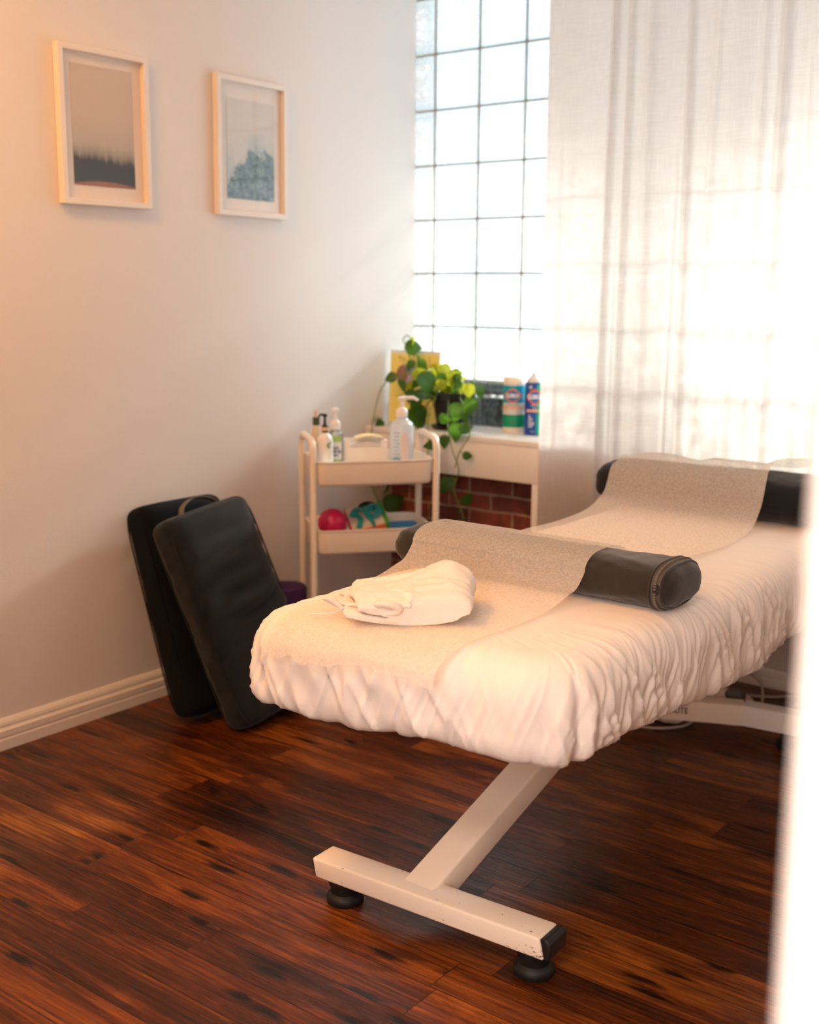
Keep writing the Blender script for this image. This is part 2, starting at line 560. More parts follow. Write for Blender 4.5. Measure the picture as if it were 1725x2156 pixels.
for i in range(len(xs) - 1):
    for j in range(len(zs) - 1):
        x0, x1 = xs[i] + (0 if i == 0 else g), xs[i + 1] - g
        z0, z1 = zs[j + 1] + g, zs[j] - g
        for (ya, yb, yc, sgn) in ((0.0, 0.006, 0.003, 1), (0.10, 0.094, 0.097, -1)):
            rings = []
            for ins, y in ((0.0, ya + 0.004 * sgn), (0.006, ya), (0.022, ya), (0.028, yb), (0.034, yc)):
                b = len(vs)
                xa = x0 + (0 if i == 0 else ins)
                vs += [(xa, y, z0 + ins), (x1 - ins, y, z0 + ins), (x1 - ins, y, z1 - ins), (xa, y, z1 - ins)]
                rings.append(b)
            for r in range(4):
                for k in range(4):
                    if i == 0 and k == 3: continue
                    fs.append((rings[r] + k, rings[r] + (k + 1) % 4, rings[r + 1] + (k + 1) % 4, rings[r + 1] + k)); mi.append(1)
            r = rings[4]
            fs.append((r, r + 1, r + 2, r + 3)); mi.append(0)
panes = from_data('glass_panes', vs, fs, [M['block'], M['block_rim']], win, smooth=False, mids=mi)
bm = bmesh.new()
for x in xs[1:]:
    bm_box(bm, (x - g, 0.004, zs[-1]), (x + g, 0.014, zs[0]))
for z in zs:
    bm_box(bm, (0.0, 0.0055, z - g), (xs[-1], 0.013, z + g))
bm_box(bm, (0.0, 0.013, bz0 - 1.2 - g), (xs[-1], 0.099, bz0 - 1.2 + g))
from_bm('mortar_grid', bm, M['mortar'], win)

# outside: bright pavement, dark planting strip right behind the lowest blocks, added leafy blockers that shade the upper glass
M['pavement'] = mat('pale_pavement', (0.75, 0.74, 0.72), 0.9, var=0.05, scale=2)
struct(box('ground_outside', (-14, 0.5, -0.3), (14, 30, -0.1), M['pavement']))
M['soil'] = mat('dark_soil', (0.055, 0.030, 0.020), 0.95, color2=(0.010, 0.008, 0.006), scale=22, bump=0.6, bscale=40)
struct(box('ledge_outside', (-0.3, 0.1205, 0.55), (3.0, 0.42, 0.953), M['soil'], bev=0.002))

# ------------------------------------------------------------------ window shelf
M['shelf'] = mat('shelf_paint', (0.84, 0.80, 0.76), 0.4, var=0.02, scale=10)
sh = thing('window_shelf', 'white painted shelf box running under the glass block window', 'shelf', (0.0, -0.3, 0.0))
sh.location = (0, 0, 0)
box('shelf_board', (0.002, -0.30, 0.765), (XR - 0.01, -0.002, 0.787), M['shelf'], sh, bev=0.003)
box('apron_board', (0.002, -0.298, 0.640), (XR - 0.01, -0.280, 0.765), M['shelf'], sh, bev=0.002)
box('side_panel', (0.745, -0.298, 0.0), (0.775, -0.018, 0.640), M['shelf'], sh, bev=0.002)

# ------------------------------------------------------------------ curtain
def curtain_material():
    m, nt, out = newmat('sheer_linen_curtain')
    L = nt.links.new
    tc = nd(nt, 'ShaderNodeTexCoord')
    def nz(sx, sy, sz, det=3):
        mp = nd(nt, 'ShaderNodeMapping'); mp.inputs['Scale'].default_value = (sx, sy, sz); L(tc.outputs['Object'], mp.inputs['Vector'])
        n = nd(nt, 'ShaderNodeTexNoise', i_Scale=1.0, i_Detail=float(det)); L(mp.outputs[0], n.inputs['Vector']); return n.outputs[0]
    a, b = nz(420, 3, 14), nz(14, 3, 420)
    mx = nd(nt, 'ShaderNodeMath', operation='ADD'); L(a, mx.inputs[0]); L(b, mx.inputs[1])
    cr = nd(nt, 'ShaderNodeMapRange', i_1=0.75, i_2=1.25, i_3=0.86, i_4=1.0); L(mx.outputs[0], cr.inputs[0])
    col = nd(nt, 'ShaderNodeVectorMath', operation='SCALE'); col.inputs[0].default_value = (0.72, 0.665, 0.64); L(cr.outputs[0], col.inputs['Scale'])
    d = nd(nt, 'ShaderNodeBsdfDiffuse'); L(col.outputs[0], d.inputs[0])
    t = nd(nt, 'ShaderNodeBsdfTranslucent'); L(col.outputs[0], t.inputs[0])
    m1 = nd(nt, 'ShaderNodeMixShader'); m1.inputs[0].default_value = 0.52; L(d.outputs[0], m1.inputs[1]); L(t.outputs[0], m1.inputs[2])
    tr = nd(nt, 'ShaderNodeBsdfTransparent'); tr.inputs[0].default_value = (1, 0.97, 0.93, 1)
    m2 = nd(nt, 'ShaderNodeMixShader'); m2.inputs[0].default_value = 0.025; L(m1.outputs[0], m2.inputs[1]); L(tr.outputs[0], m2.inputs[2])
    L(m2.outputs[0], out.inputs[0])
    return m
M['curtain'] = curtain_material()
cx0, cx1 = 0.805, 2.55
nu, nv = 700, 40
X = np.linspace(0, 1, nu)
rng = np.random.default_rng(3)
vn = VN(5)
vs = []
folds = [(1.035, 0.012, 0.030), (1.10, 0.010, 0.020), (1.165, 0.016, 0.016), (1.30, 0.013, 0.028), (1.365, 0.012, 0.012), (1.50, 0.012, 0.014), (1.56, 0.016, 0.035), (1.72, 0.012, 0.03), (1.9, 0.013, 0.03), (2.1, 0.012, 0.03), (2.3, 0.012, 0.03)]
for i in range(nu):
    x = cx0 + (cx1 - cx0) * X[i]
    for j in range(nv):
        z = 0.178 + (2.60 - 0.178) * j / (nv - 1)
        h = (2.60 - z) / 2.4
        xx = x + (0.012 * h) * math.sin(x * 9) - 0.008 * h * (1 - X[i])
        y = -0.348
        for fx, w, dp in folds:
            c = fx + 0.018 * (1.4 - z) * math.sin(fx * 40)
            y -= dp * math.exp(-((x - c) / w) ** 2) * (0.75 + 0.35 * h)
        y += 0.010 * math.sin(x * 21 + 0.5) * (1 - 0.3 * h) + 0.004 * float(vn(x * 12, z * 1.5))
        if X[i] < 0.006: y -= 0.0015
        vs.append((xx, min(y, -0.318), z))
o = from_data('curtain', vs, grid_faces(nu, nv), M['curtain'])
sm = o.modifiers.new('cloth', 'SOLIDIFY'); sm.thickness = 0.0008
# thin cloth is modelled as a single translucent sheet
o.modifiers.remove(sm)
tag(o, 'floor-length sheer white linen curtain hanging over the right of the window', 'curtain')
M['rod'] = mat('rod_metal', (0.5, 0.45, 0.4), 0.35, metal=0.8)
rod = thing('curtain_rod', 'thin metal curtain rod above the sheer curtain', 'curtain rod', (0, 0, 0))
tube('rod', [(0.74, -0.35, 2.605), (3.29, -0.35, 2.605)], 0.011, M['rod'], rod)
for x in (0.78, 2.0, 3.2):
    tube('bracket', [(x, -0.35, 2.605), (x, 0.0, 2.605)], 0.007, M['rod'], rod, n=8)

# ------------------------------------------------------------------ unseen leafy sun blockers, added to shape the sun patches
M['blocker_leaf'] = mat('sun_blocker_leaves', (0.26, 0.32, 0.18), 0.7, var=0.3)
def blocker_canopy(name, label, c, r, n, seed):
    rg = np.random.default_rng(seed)
    t = thing(name, label, 'tree', (c[0], c[1], -0.1))
    vs, fs = [], []
    for k in range(n):
        while True:
            q = rg.uniform(-1, 1, 3)
            if q @ q < 1: break
        p = np.array([q[0] * r[0], q[1] * r[1], c[2] + 0.1 + q[2] * r[2]])
        u = rg.normal(size=3); u /= np.linalg.norm(u)
        w = np.cross(u, rg.normal(size=3)); w /= np.linalg.norm(w)
        s = rg.uniform(0.10, 0.19)
        b = len(vs)
        vs += [p - u * s, p + w * s * 0.6, p + u * s, p - w * s * 0.6]
        fs.append((b, b + 1, b + 2, b + 3))
    from_data('foliage', vs, fs, M['blocker_leaf'], t, smooth=False)
    tube('trunk', [(0, 0, 0), (0, 0, c[2] * 0.5), (0, 0, c[2])], 0.17, M['soil'], t, taper=[1.2, 1, 0.6])
    return t

blocker_canopy('leafy_sun_blocker', 'broad leafy sun blocker added outside beyond the glass blocks, trunk hidden by the curtain', (1.78, 6.5, 6.62), (3.3, 0.9, 1.62), 3600, 21)  # its trunk shades the gap between the sun patches
blocker_canopy('leafy_sun_blocker', 'smaller leafy sun blocker added outside, left of the broad one', (0.33, 4.6, 4.25), (0.92, 0.55, 1.15), 230, 22)

# ------------------------------------------------------------------ treatment table
M['cream_metal'] = mat('cream_powder_coat', (0.88, 0.78, 0.67), 0.32, var=0.03, scale=20)
M['black_plastic'] = mat('black_plastic', (0.012, 0.012, 0.014), 0.4, var=0.2)
M['black_rubber'] = mat('black_rubber', (0.005, 0.005, 0.006), 0.6, var=0.2)
M['upholstery'] = mat('cream_vinyl', (0.75, 0.68, 0.6), 0.5)
def scuffed():
    m, nt, out = newmat('scuffed_cream_powder_coat')
    L = nt.links.new
    p = nd(nt, 'ShaderNodeBsdfPrincipled', i_Roughness=0.3)
    tc = nd(nt, 'ShaderNodeTexCoord')
    mp = nd(nt, 'ShaderNodeMapping'); mp.inputs['Scale'].default_value = (1, 1, 2.5); L(tc.outputs['Object'], mp.inputs['Vector'])
    n = nd(nt, 'ShaderNodeTexNoise', i_Scale=75.0, i_Detail=6.0, i_Roughness=0.7); L(mp.outputs[0], n.inputs['Vector'])
    sp = nd(nt, 'ShaderNodeSeparateXYZ'); L(tc.outputs['Object'], sp.inputs[0])
    e = nd(nt, 'ShaderNodeMapRange', i_1=0.16, i_2=0.28, i_3=0.0, i_4=0.20); L(sp.outputs[0], e.inputs[0])
    ez = nd(nt, 'ShaderNodeMapRange', i_1=0.055, i_2=0.085, i_3=1.0, i_4=0.1); L(sp.outputs[2], ez.inputs[0])
    mm = nd(nt, 'ShaderNodeMath', operation='MULTIPLY'); L(e.outputs[0], mm.inputs[0]); L(ez.outputs[0], mm.inputs[1])
    a = nd(nt, 'ShaderNodeMath', operation='ADD'); L(n.outputs[0], a.inputs[0]); L(mm.outputs[0], a.inputs[1])
    r = nd(nt, 'ShaderNodeMapRange', i_1=0.665, i_2=0.69, i_3=0.0, i_4=1.0); L(a.outputs[0], r.inputs[0])
    mx = nd(nt, 'ShaderNodeMix', data_type='RGBA')
    mx.inputs[6].default_value = (0.88, 0.78, 0.67, 1); mx.inputs[7].default_value = (0.10, 0.055, 0.03, 1)
    L(r.outputs[0], mx.inputs[0]); L(mx.outputs[2], p.inputs['Base Color']); L(p.outputs[0], out.inputs[0])
    return m
M['scuffed'] = scuffed()
TX = 1.565
tt = thing('treatment_table', 'electric treatment table with cream metal base under the white sheet', 'massage table', (0, 0, 0))
TB = Vector((1.553, -1.943, 0))
tt.location = TB
def loc(p): return Vector(p) - TB
# table top and under frame
bm = bmesh.new(); bm_box(bm, (1.28, -2.05, 0.575), (1.86, -0.46, 0.645), 0.03, 3, Matrix.Translation(-TB))
autosmooth(from_bm('table_top', bm, M['upholstery'], tt), 50)
bm = bmesh.new(); bm_box(bm, (1.33, -1.98, 0.535), (1.82, -0.50, 0.575), 0.004, 2, Matrix.Translation(-TB))
autosmooth(from_bm('top_frame', bm, M['cream_metal'], tt), 50)
# front bar; its ends are cut at a slant and closed by black caps
A3 = math.radians(2.6)
Rz = Matrix.Rotation(A3, 4, 'Z')
yb = Matrix(((1, 0, 0, 0), (0, 0, -1, 0), (0, 1, 0, 0), (0, 0, 0, 1)))   # prism xy -> x z, extruded along -y
bar = prism('front_base_bar', [(-0.275, 0.056), (0.280, 0.056), (0.270, 0.100), (-0.284, 0.100)], -0.036, 0.036, M['scuffed'], tt, bev=0.0055, seg=3, M=Rz @ yb)
for s in (-1, 1):
    if s > 0: poly = [(0.2805, 0.058), (0.292, 0.062), (0.293, 0.092), (0.284, 0.101), (0.2708, 0.0985)]
    else: poly = [(-0.2755, 0.060), (-0.2775, 0.062), (-0.2845, 0.094), (-0.2835, 0.096)]
    c = prism('end_cap', poly, -0.034, 0.034, M['black_plastic'], bar, bev=0.0015, M=Rz @ yb)
    c['label'] = 'black plastic end cap'
    f = lathe('levelling_foot', [(0.037, 0.0), (0.040, 0.003), (0.040, 0.015), (0.036, 0.020), (0.030, 0.024), (0.032, 0.036), (0.036, 0.044), (0.036, 0.0565)], M['black_rubber'], bar, c=(Rz @ Vector((s * 0.232 + 0.006, 0.006, 0)))[:])
    f['label'] = 'round black rubber foot'
# lift leg: rises from the bar towards the far end
Lv = Vector((0, math.cos(math.radians(18.2)), math.sin(math.radians(18.2))))
Up = Vector((0, -Lv.z, Lv.y))
def beam(name, a, b, w, h, m, parent, bev=0.006, up=None):
    a, b = Vector(a), Vector(b)
    d = (b - a); L_ = d.length; d.normalize()
    u = up or Vector((0, 0, 1))
    s = d.cross(u).normalized(); u = s.cross(d)
    Mx = Matrix((( s.x, d.x, u.x, a.x), (s.y, d.y, u.y, a.y), (s.z, d.z, u.z, a.z), (0, 0, 0, 1)))
    return box(name, (-w / 2, 0, -h / 2), (w / 2, L_, h / 2), m, parent, bev=bev, seg=3, M=Mx)
LX = 1.522
beam('lift_leg', loc((LX, -1.955, 0.064)), loc((LX, -0.62, 0.064 + 1.335 * math.tan(math.radians(18.2)) )), 0.078, 0.062, M['cream_metal'], tt)
beam('rear_column', loc((1.335, -0.640, 0.1125)), loc((1.335, -0.640, 0.535)), 0.05, 0.05, M['cream_metal'], tt, up=Vector((0, 1, 0)))
beam('lift_crossbar', loc((1.31, -0.64, 0.50)), loc((1.60, -0.64, 0.50)), 0.04, 0.04, M['cream_metal'], tt)
# rear bar, bent in plan, outer arm coloured whiter for the cooler light on it
pts = [(1.20, -0.665), (1.38, -0.620), (1.624, -0.508), (1.795, -0.490)]
prev = None
zl, zh_ = 0.050, 0.112
def rear_piece(name, a, b, m, parent):
    a = Vector((a[0], a[1], (zl + zh_) / 2)); b = Vector((b[0], b[1], (zl + zh_) / 2))
    return beam(name, loc(a), loc(b), 0.062, zh_ - zl, m, parent, bev=0.004)
M['cool_lit_metal'] = mat('cool_lit_powder_coat', (0.84, 0.82, 0.79), 0.3, var=0.02)  # cooler light on the outer arm, put into its colour
rb = rear_piece('rear_base_bar', pts[1], pts[2], M['cream_metal'], tt)
rb2 = rear_piece('rear_base_bar', pts[0], pts[1], M['cream_metal'], tt)
ra = rear_piece('rear_base_arm', pts[2], pts[3], M['cool_lit_metal'], tt)
ra['label'] = 'outer arm of the rear base, whitened for cooler light'
d = (Vector(pts[3]) - Vector(pts[2])).normalized()
pe = Vector((*pts[3], 0)); dd = Vector((d.x, d.y, 0))
beam('end_cap', loc(pe + dd * 0.0005 + Vector((0, 0, 0.081))), loc(pe + dd * 0.014 + Vector((0, 0, 0.081))), 0.060, 0.058, M['black_plastic'], ra, bev=0.003)
lathe('levelling_foot', [(0.030, 0), (0.033, 0.004), (0.033, 0.018), (0.020, 0.022), (0.020, 0.051)], M['black_rubber'], ra, c=loc((1.755, -0.495, 0))[:])
lathe('levelling_foot', [(0.030, 0), (0.033, 0.004), (0.033, 0.018), (0.020, 0.022), (0.020, 0.051)], M['black_rubber'], rb2, c=loc((1.235, -0.655, 0))[:])
# maker's lettering on the face of the rear bar
M['ink'] = mat('black_ink', (0.01, 0.01, 0.012), 0.6)
a, b = Vector((*pts[1], 0)), Vector((*pts[2], 0))
dr = (b - a).normalized(); nrm = Vector((dr.y, -dr.x, 0))
org = a + dr * 0.058 + nrm * 0.0316 + Vector((0, 0, 0.082))
text_mesh('lettering', 'EARTHLITE', 0.026, M['ink'], rb, lambda x, y, z: loc(org + dr * x + Vector((0, 0, y)) + nrm * z), bold=0.0004, align='CENTER', xs=0.8)

# ------------------------------------------------------------------ fitted sheet
M['sheet'] = mat('white_cotton_sheet', (0.83, 0.77, 0.73), 0.85, var=0.015, scale=30, bump=0.05, bscale=300, spec=0.2, sheen=0.1)
sx0, sx1, sy0, sy1 = 1.232, 1.950, -2.188, -0.415
def outline(n):
    rad = {'nl': 0.13, 'nr': 0.10, 'fr': 0.10, 'fl': 0.10}
    pts = []
    def arc(cx, cy, r, a0, a1, k=60):
        for q in range(k + 1):
            a = a0 + (a1 - a0) * q / k
            pts.append((cx + r * math.cos(a), cy + r * math.sin(a)))
    arc(sx0 + rad['nl'], sy0 + rad['nl'] * 1.0, rad['nl'], PI, 1.5 * PI)
    arc(sx1 - rad['nr'], sy0 + 0.02 + rad['nr'], rad['nr'], 1.5 * PI, 2 * PI)
    arc(sx1 - rad['fr'], sy1 - rad['fr'], rad['fr'], 0, 0.5 * PI)
    arc(sx0 + rad['fl'], sy1 - rad['fl'], rad['fl'], 0.5 * PI, PI)
    P = np.array(pts + [pts[0]])
    P[:, 1] += (0.05 * (P[:, 0] - 1.30) + 0.16 * np.maximum(0, P[:, 0] - 1.68)) * ss(-1.9, -2.15, P[:, 1])
    s = np.r_[0, np.cumsum(np.hypot(*np.diff(P, axis=0).T))]
    t = np.linspace(0, s[-1], n, endpoint=False)
    Q = np.c_[np.interp(t, s, P[:, 0]), np.interp(t, s, P[:, 1])]
    T = np.roll(Q, -3, 0) - np.roll(Q, 3, 0)
    N = np.c_[T[:, 1], -T[:, 0]]; N /= np.linalg.norm(N, axis=1)[:, None]
    return Q, N, t, s[-1]
n = 2200
Q, N, T, Lp = outline(n)
ZT = 0.680
prof = []   # (inset, z, side-weight)
prof += [(0.10, 0.512, 1.0), (0.06, 0.503, 1.0), (0.034, 0.499, 1.0), (0.018, 0.502, 1.0), (0.008, 0.512, 1.0), (0.003, 0.524, 1.0)]
for z in np.linspace(0.536, 0.592, 7): prof.append((0.0, z, 1.0))
EA, EB = 0.085, 0.088
for a in np.linspace(0, PI / 2, 15)[1:]:
    prof.append((EA * (1 - math.cos(a) ** 0.85), 0.592 + EB * math.sin(a) ** 0.95, 1.0))
prof = [(i, z) for i, z, _ in prof]
for ins in (0.10, 0.12, 0.14, 0.165, 0.195, 0.23, 0.27, 0.31): prof.append((ins, ZT))
v1, v2, v3 = VN(11), VN(12), VN(13)
C0 = np.array([(sx0 + sx1) / 2, 0])
vs = np.zeros((n, len(prof), 3))
seg0, seg1 = sy0 + 0.35, sy1 - 0.35
cen = np.c_[np.full(n, C0[0]), np.clip(Q[:, 1], seg0, seg1)]
near = ss(-0.9, -1.8, Q[:, 1])
dcor = np.hypot(Q[:, 0] - (sx1 - 0.01), Q[:, 1] - (sy0 + 0.03))
arcc = T
# arc position of the near right corner
kc = int(np.argmin(dcor)); tc_ = T[kc] + 0.04
dt = (T - tc_)
for k, (ins, z) in enumerate(prof):
    dist = np.linalg.norm(Q - cen, axis=1)
    dirc = (cen - Q) / dist[:, None]
    blend = ss(0.05, 0.2, ins)
    dvec = -N * (1 - blend) + dirc * blend
    P = Q + dvec * (np.minimum(ins, dist * 0.9 if ins < 0.3 else dist))[:, None] if ins < 0.305 else cen + 0 * Q
    if ins >= 0.2:
        P = Q + dirc * (dist * (ins - 0.0) / 0.31)[:, None]
    zz = np.full(n, z, float)
    down = 1 - ss(0.50, 0.66, z)          # 1 at hem, 0 at top
    side = (1 - ss(0.06, 0.20, ins)) * ss(0.695, 0.60, z) + 0.25 * (1 - ss(0.08, 0.17, ins)) * ss(0.60, 0.68, z)
    # gathers: ridges that run down the side, slanting, growing to the hem
    slant = (z - 0.50) * 0.45
    u = (T + slant) / 0.027
    r1 = v1(u, 3.0 + z * 6)
    r2 = 1.2 * (1 - np.abs(v2((T - slant * 0.9) / 0.0125, 9.0 + z * 7))) ** 2 - 0.5
    r3 = v3((T + slant * 1.6) / 0.085, 20 + z * 4)
    ridge = 1.3 * (1 - np.abs(r1)) ** 2.2 - 0.45
    amp = 0.0075 + 0.0060 * down
    disp = side * (amp * ridge * (0.6 + 0.6 * np.abs(r3)) + 0.0042 * r2 + 0.005 * r3)
    # calm, taut panel left of the near right corner, deep crease just beyond it
    calm = np.exp(-((dt + 0.11) / 0.07) ** 2)
    disp *= (1 - 0.75 * calm)
    disp += side * (-0.016 * np.exp(-((dt - 0.028) / 0.012) ** 2) + 0.010 * np.exp(-((dt + 0.004) / 0.018) ** 2) - 0.010 * np.exp(-((dt - 0.075) / 0.012) ** 2)) * (0.4 + 0.6 * down)
    P = P + N * disp[:, None]
    hem = 0.006 * v1(T / 0.09, 50.0) + 0.005 * ridge * (1 - calm) - 0.008 * np.exp(-(dt / 0.03) ** 2) + 0.004 * v2(T / 0.03, 70.0)
    zz -= 0.036 * np.exp(-((Q[:, 1] + 1.35) / 0.32) ** 2) * (Q[:, 0] > 1.7) * (1 - ss(0.50, 0.60, z)) * (1 - ss(0.05, 0.10, ins) if z < 0.55 else 1)
    zz += hem * (1 - ss(0.50, 0.60, z)) * (1 - ss(0.05, 0.10, ins) if z < 0.55 else 1)
    # long soft creases on the top
    if z > 0.66:
        zz += ss(0.05, 0.12, ins) * (0.0022 * v3(P[:, 0] * 9 + P[:, 1] * 3, P[:, 1] * 5) + 0.0012 * v1(P[:, 0] * 22 + 4, P[:, 1] * 14)) * (1 if ins < 0.3 else 0.3)
        zz += 0.004 * side * ridge
    vs[:, k, 0] = P[:, 0]; vs[:, k, 1] = P[:, 1]; vs[:, k, 2] = zz
o = from_data('fitted_sheet', vs.reshape(-1, 3), grid_faces(n, len(prof), True), M['sheet'])
tag(o, 'white elasticated fitted sheet gathered around the treatment table top', 'sheet')

# ------------------------------------------------------------------ bolsters
def fabric(name, c1, c2, rough=0.85, scale=9, sheen=0.15):
    m = mat(name, c1, rough, color2=c2, scale=scale, bump=0.08, bscale=160, spec=0.12, sheen=sheen)
    return m
M['charcoal'] = fabric('charcoal_brushed_fabric', (0.036, 0.030, 0.024), (0.021, 0.018, 0.015), sheen=0.28)
M['navy'] = fabric('dark_navy_fabric', (0.014, 0.017, 0.020), (0.007, 0.009, 0.012))
M['black_navy'] = fabric('blue_black_fabric', (0.004, 0.006, 0.010), (0.002, 0.003, 0.005), sheen=0.03)
M['zip'] = mat('brown_zip_tape', (0.075, 0.060, 0.048), 0.7, var=0.15, scale=60)
M['strap'] = mat('woven_strap', (0.16, 0.145, 0.115), 0.7, var=0.15, scale=60, bump=0.3, bscale=200)

def bolster_mesh(L_, D, H, seed, ex=3.2, endr=0.05, wr=0.004, nu=150, nv=96, wrinkle=None):
    """long cushion along x, rounded-rectangle section D (y) by H (z), base at z=0"""
    g1, g2 = VN(seed), VN(seed + 1)
    vs = []
    ends = []
    t = np.linspace(-1, 1, nu)
    # place samples denser at the ends
    xs_ = np.sin(t * PI / 2) * 0.35 + t * 0.65
    xs_ = np.sign(t) * (1 - (1 - np.abs(t)) ** 1.25)
    for i, q in enumerate(xs_):
        x = q * L_ / 2
        e = max(0.0, (abs(x) - (L_ / 2 - endr)) / endr)
        sc = (max(0.0, 1 - e ** 2.6)) ** (1 / 2.6)
        shrink = 1 - (1 - sc) * 1.0
        hy = D / 2 - (1 - shrink) * min(endr * 1.1, D / 2)
        hz = H / 2 - (1 - shrink) * min(endr * 1.1, H / 2 * 0.98)
        for j in range(nv):
            a = 2 * PI * j / nv
            ca, sa = math.cos(a), math.sin(a)
            cy = math.copysign(abs(ca) ** (2 / ex), ca) * hy
            cz = math.copysign(abs(sa) ** (2 / ex), sa) * hz
            nx = math.hypot(ca, sa)
            w = wr * float(g1(x * 14 + 3 * ca + 7, a * 1.6)) + wr * 0.45 * float(g2(x * 46 + 5, a * 2.6))
            if abs(x) > L_ / 2 - 0.11:
                w += wr * 0.35 * float(g2(a * 3.0, 31.0)) * ss(L_ / 2 - 0.11, L_ / 2 - 0.03, abs(x))
            if wrinkle: w += wrinkle(x, a)
            f = 1 + w / math.hypot(cy, cz) if math.hypot(cy, cz) > 0.02 else 1
            vs.append((x, cy * f, max(0.0, H / 2 + cz * f)))
    fs = []
    for i in range(nu - 1):
        for j in range(nv):
            a = i * nv + j; b = i * nv + (j + 1) % nv
            fs.append((a, b, b + nv, a + nv))
    fs.append(tuple(range(nv))[::-1]); fs.append(tuple(range((nu - 1) * nv, nu * nv)))
    return vs, fs

def seam_ring(x, D, H, ex, out=0.001, n=80, inset=0.0, ax=0.0):
    pts = []
    for k in range(n):
        a = 2 * PI * k / n
        ca, sa = math.cos(a), math.sin(a)
        pts.append((x, math.copysign(abs(ca) ** (2 / ex), ca) * (D / 2 - inset + out), H / 2 + math.copysign(abs(sa) ** (2 / ex), sa) * (H / 2 - inset + out)))
    return pts

def band(name, ring_a, ring_b, m, parent, thick=0.002):
    """closed strip between two rings"""
    vs = list(ring_a) + list(ring_b)
    n_ = len(ring_a)
    fs = [(k, (k + 1) % n_, n_ + (k + 1) % n_, n_ + k) for k in range(n_)]
    o = from_data(name, vs, fs, m, parent)
    return o

# near bolster, across the table
B1 = thing('bolster', 'charcoal bolster under the paper, nearer the viewer, with zipped end facing right', 'bolster', (1.580, -1.600, ZT + 0.001), 0.0)
B1L, B1D, B1H = 0.690, 0.172, 0.090
vs, fs = bolster_mesh(B1L, B1D, B1H, 41, ex=2.7, endr=0.047, wr=0.003)
from_data('cushion', vs, fs, M['charcoal'], B1)
for xx, ins in ((0.302, 0.0), (0.324, 0.005)):
    tube('piping', seam_ring(xx, B1D, B1H, 2.7, out=0.0025, inset=ins), 0.0030, M['charcoal'], B1, n=8, closed=True)
ra_ = seam_ring(0.304, B1D, B1H, 2.7, out=0.0032, inset=0.0005); rb_ = seam_ring(0.322, B1D, B1H, 2.7, out=0.0032, inset=0.0035)
z_ = band('zip_tape', ra_, rb_, M['zip'], B1)
z_['label'] = 'brown zip tape round the end'
bm = bmesh.new()
zr = seam_ring(0.313, B1D, B1H, 2.7, out=0.0048, inset=0.002, n=150)
for k, p in enumerate(zr):
    if k % 2 == 0:
        bm_box(bm, (p[0] - 0.0025, p[1] - 0.0012, p[2] - 0.0012), (p[0] + 0.0025, p[1] + 0.0012, p[2] + 0.0012))
from_bm('zip_teeth', bm, M['strap'], B1)

# far bolster at the head end
B2 = thing('bolster', 'dark navy bolster at the far head end of the table below the curtain', 'bolster', (1.535, -0.572, ZT + 0.001), 0.0)
vs, fs = bolster_mesh(0.705, 0.24, 0.124, 57, ex=2.6, endr=0.07, wr=0.004)
from_data('cushion', vs, fs, M['navy'], B2)
tube('piping', [(x, -0.1195, 0.060) for x in np.linspace(-0.30, 0.30, 20)], 0.0018, M['navy'], B2, n=6)

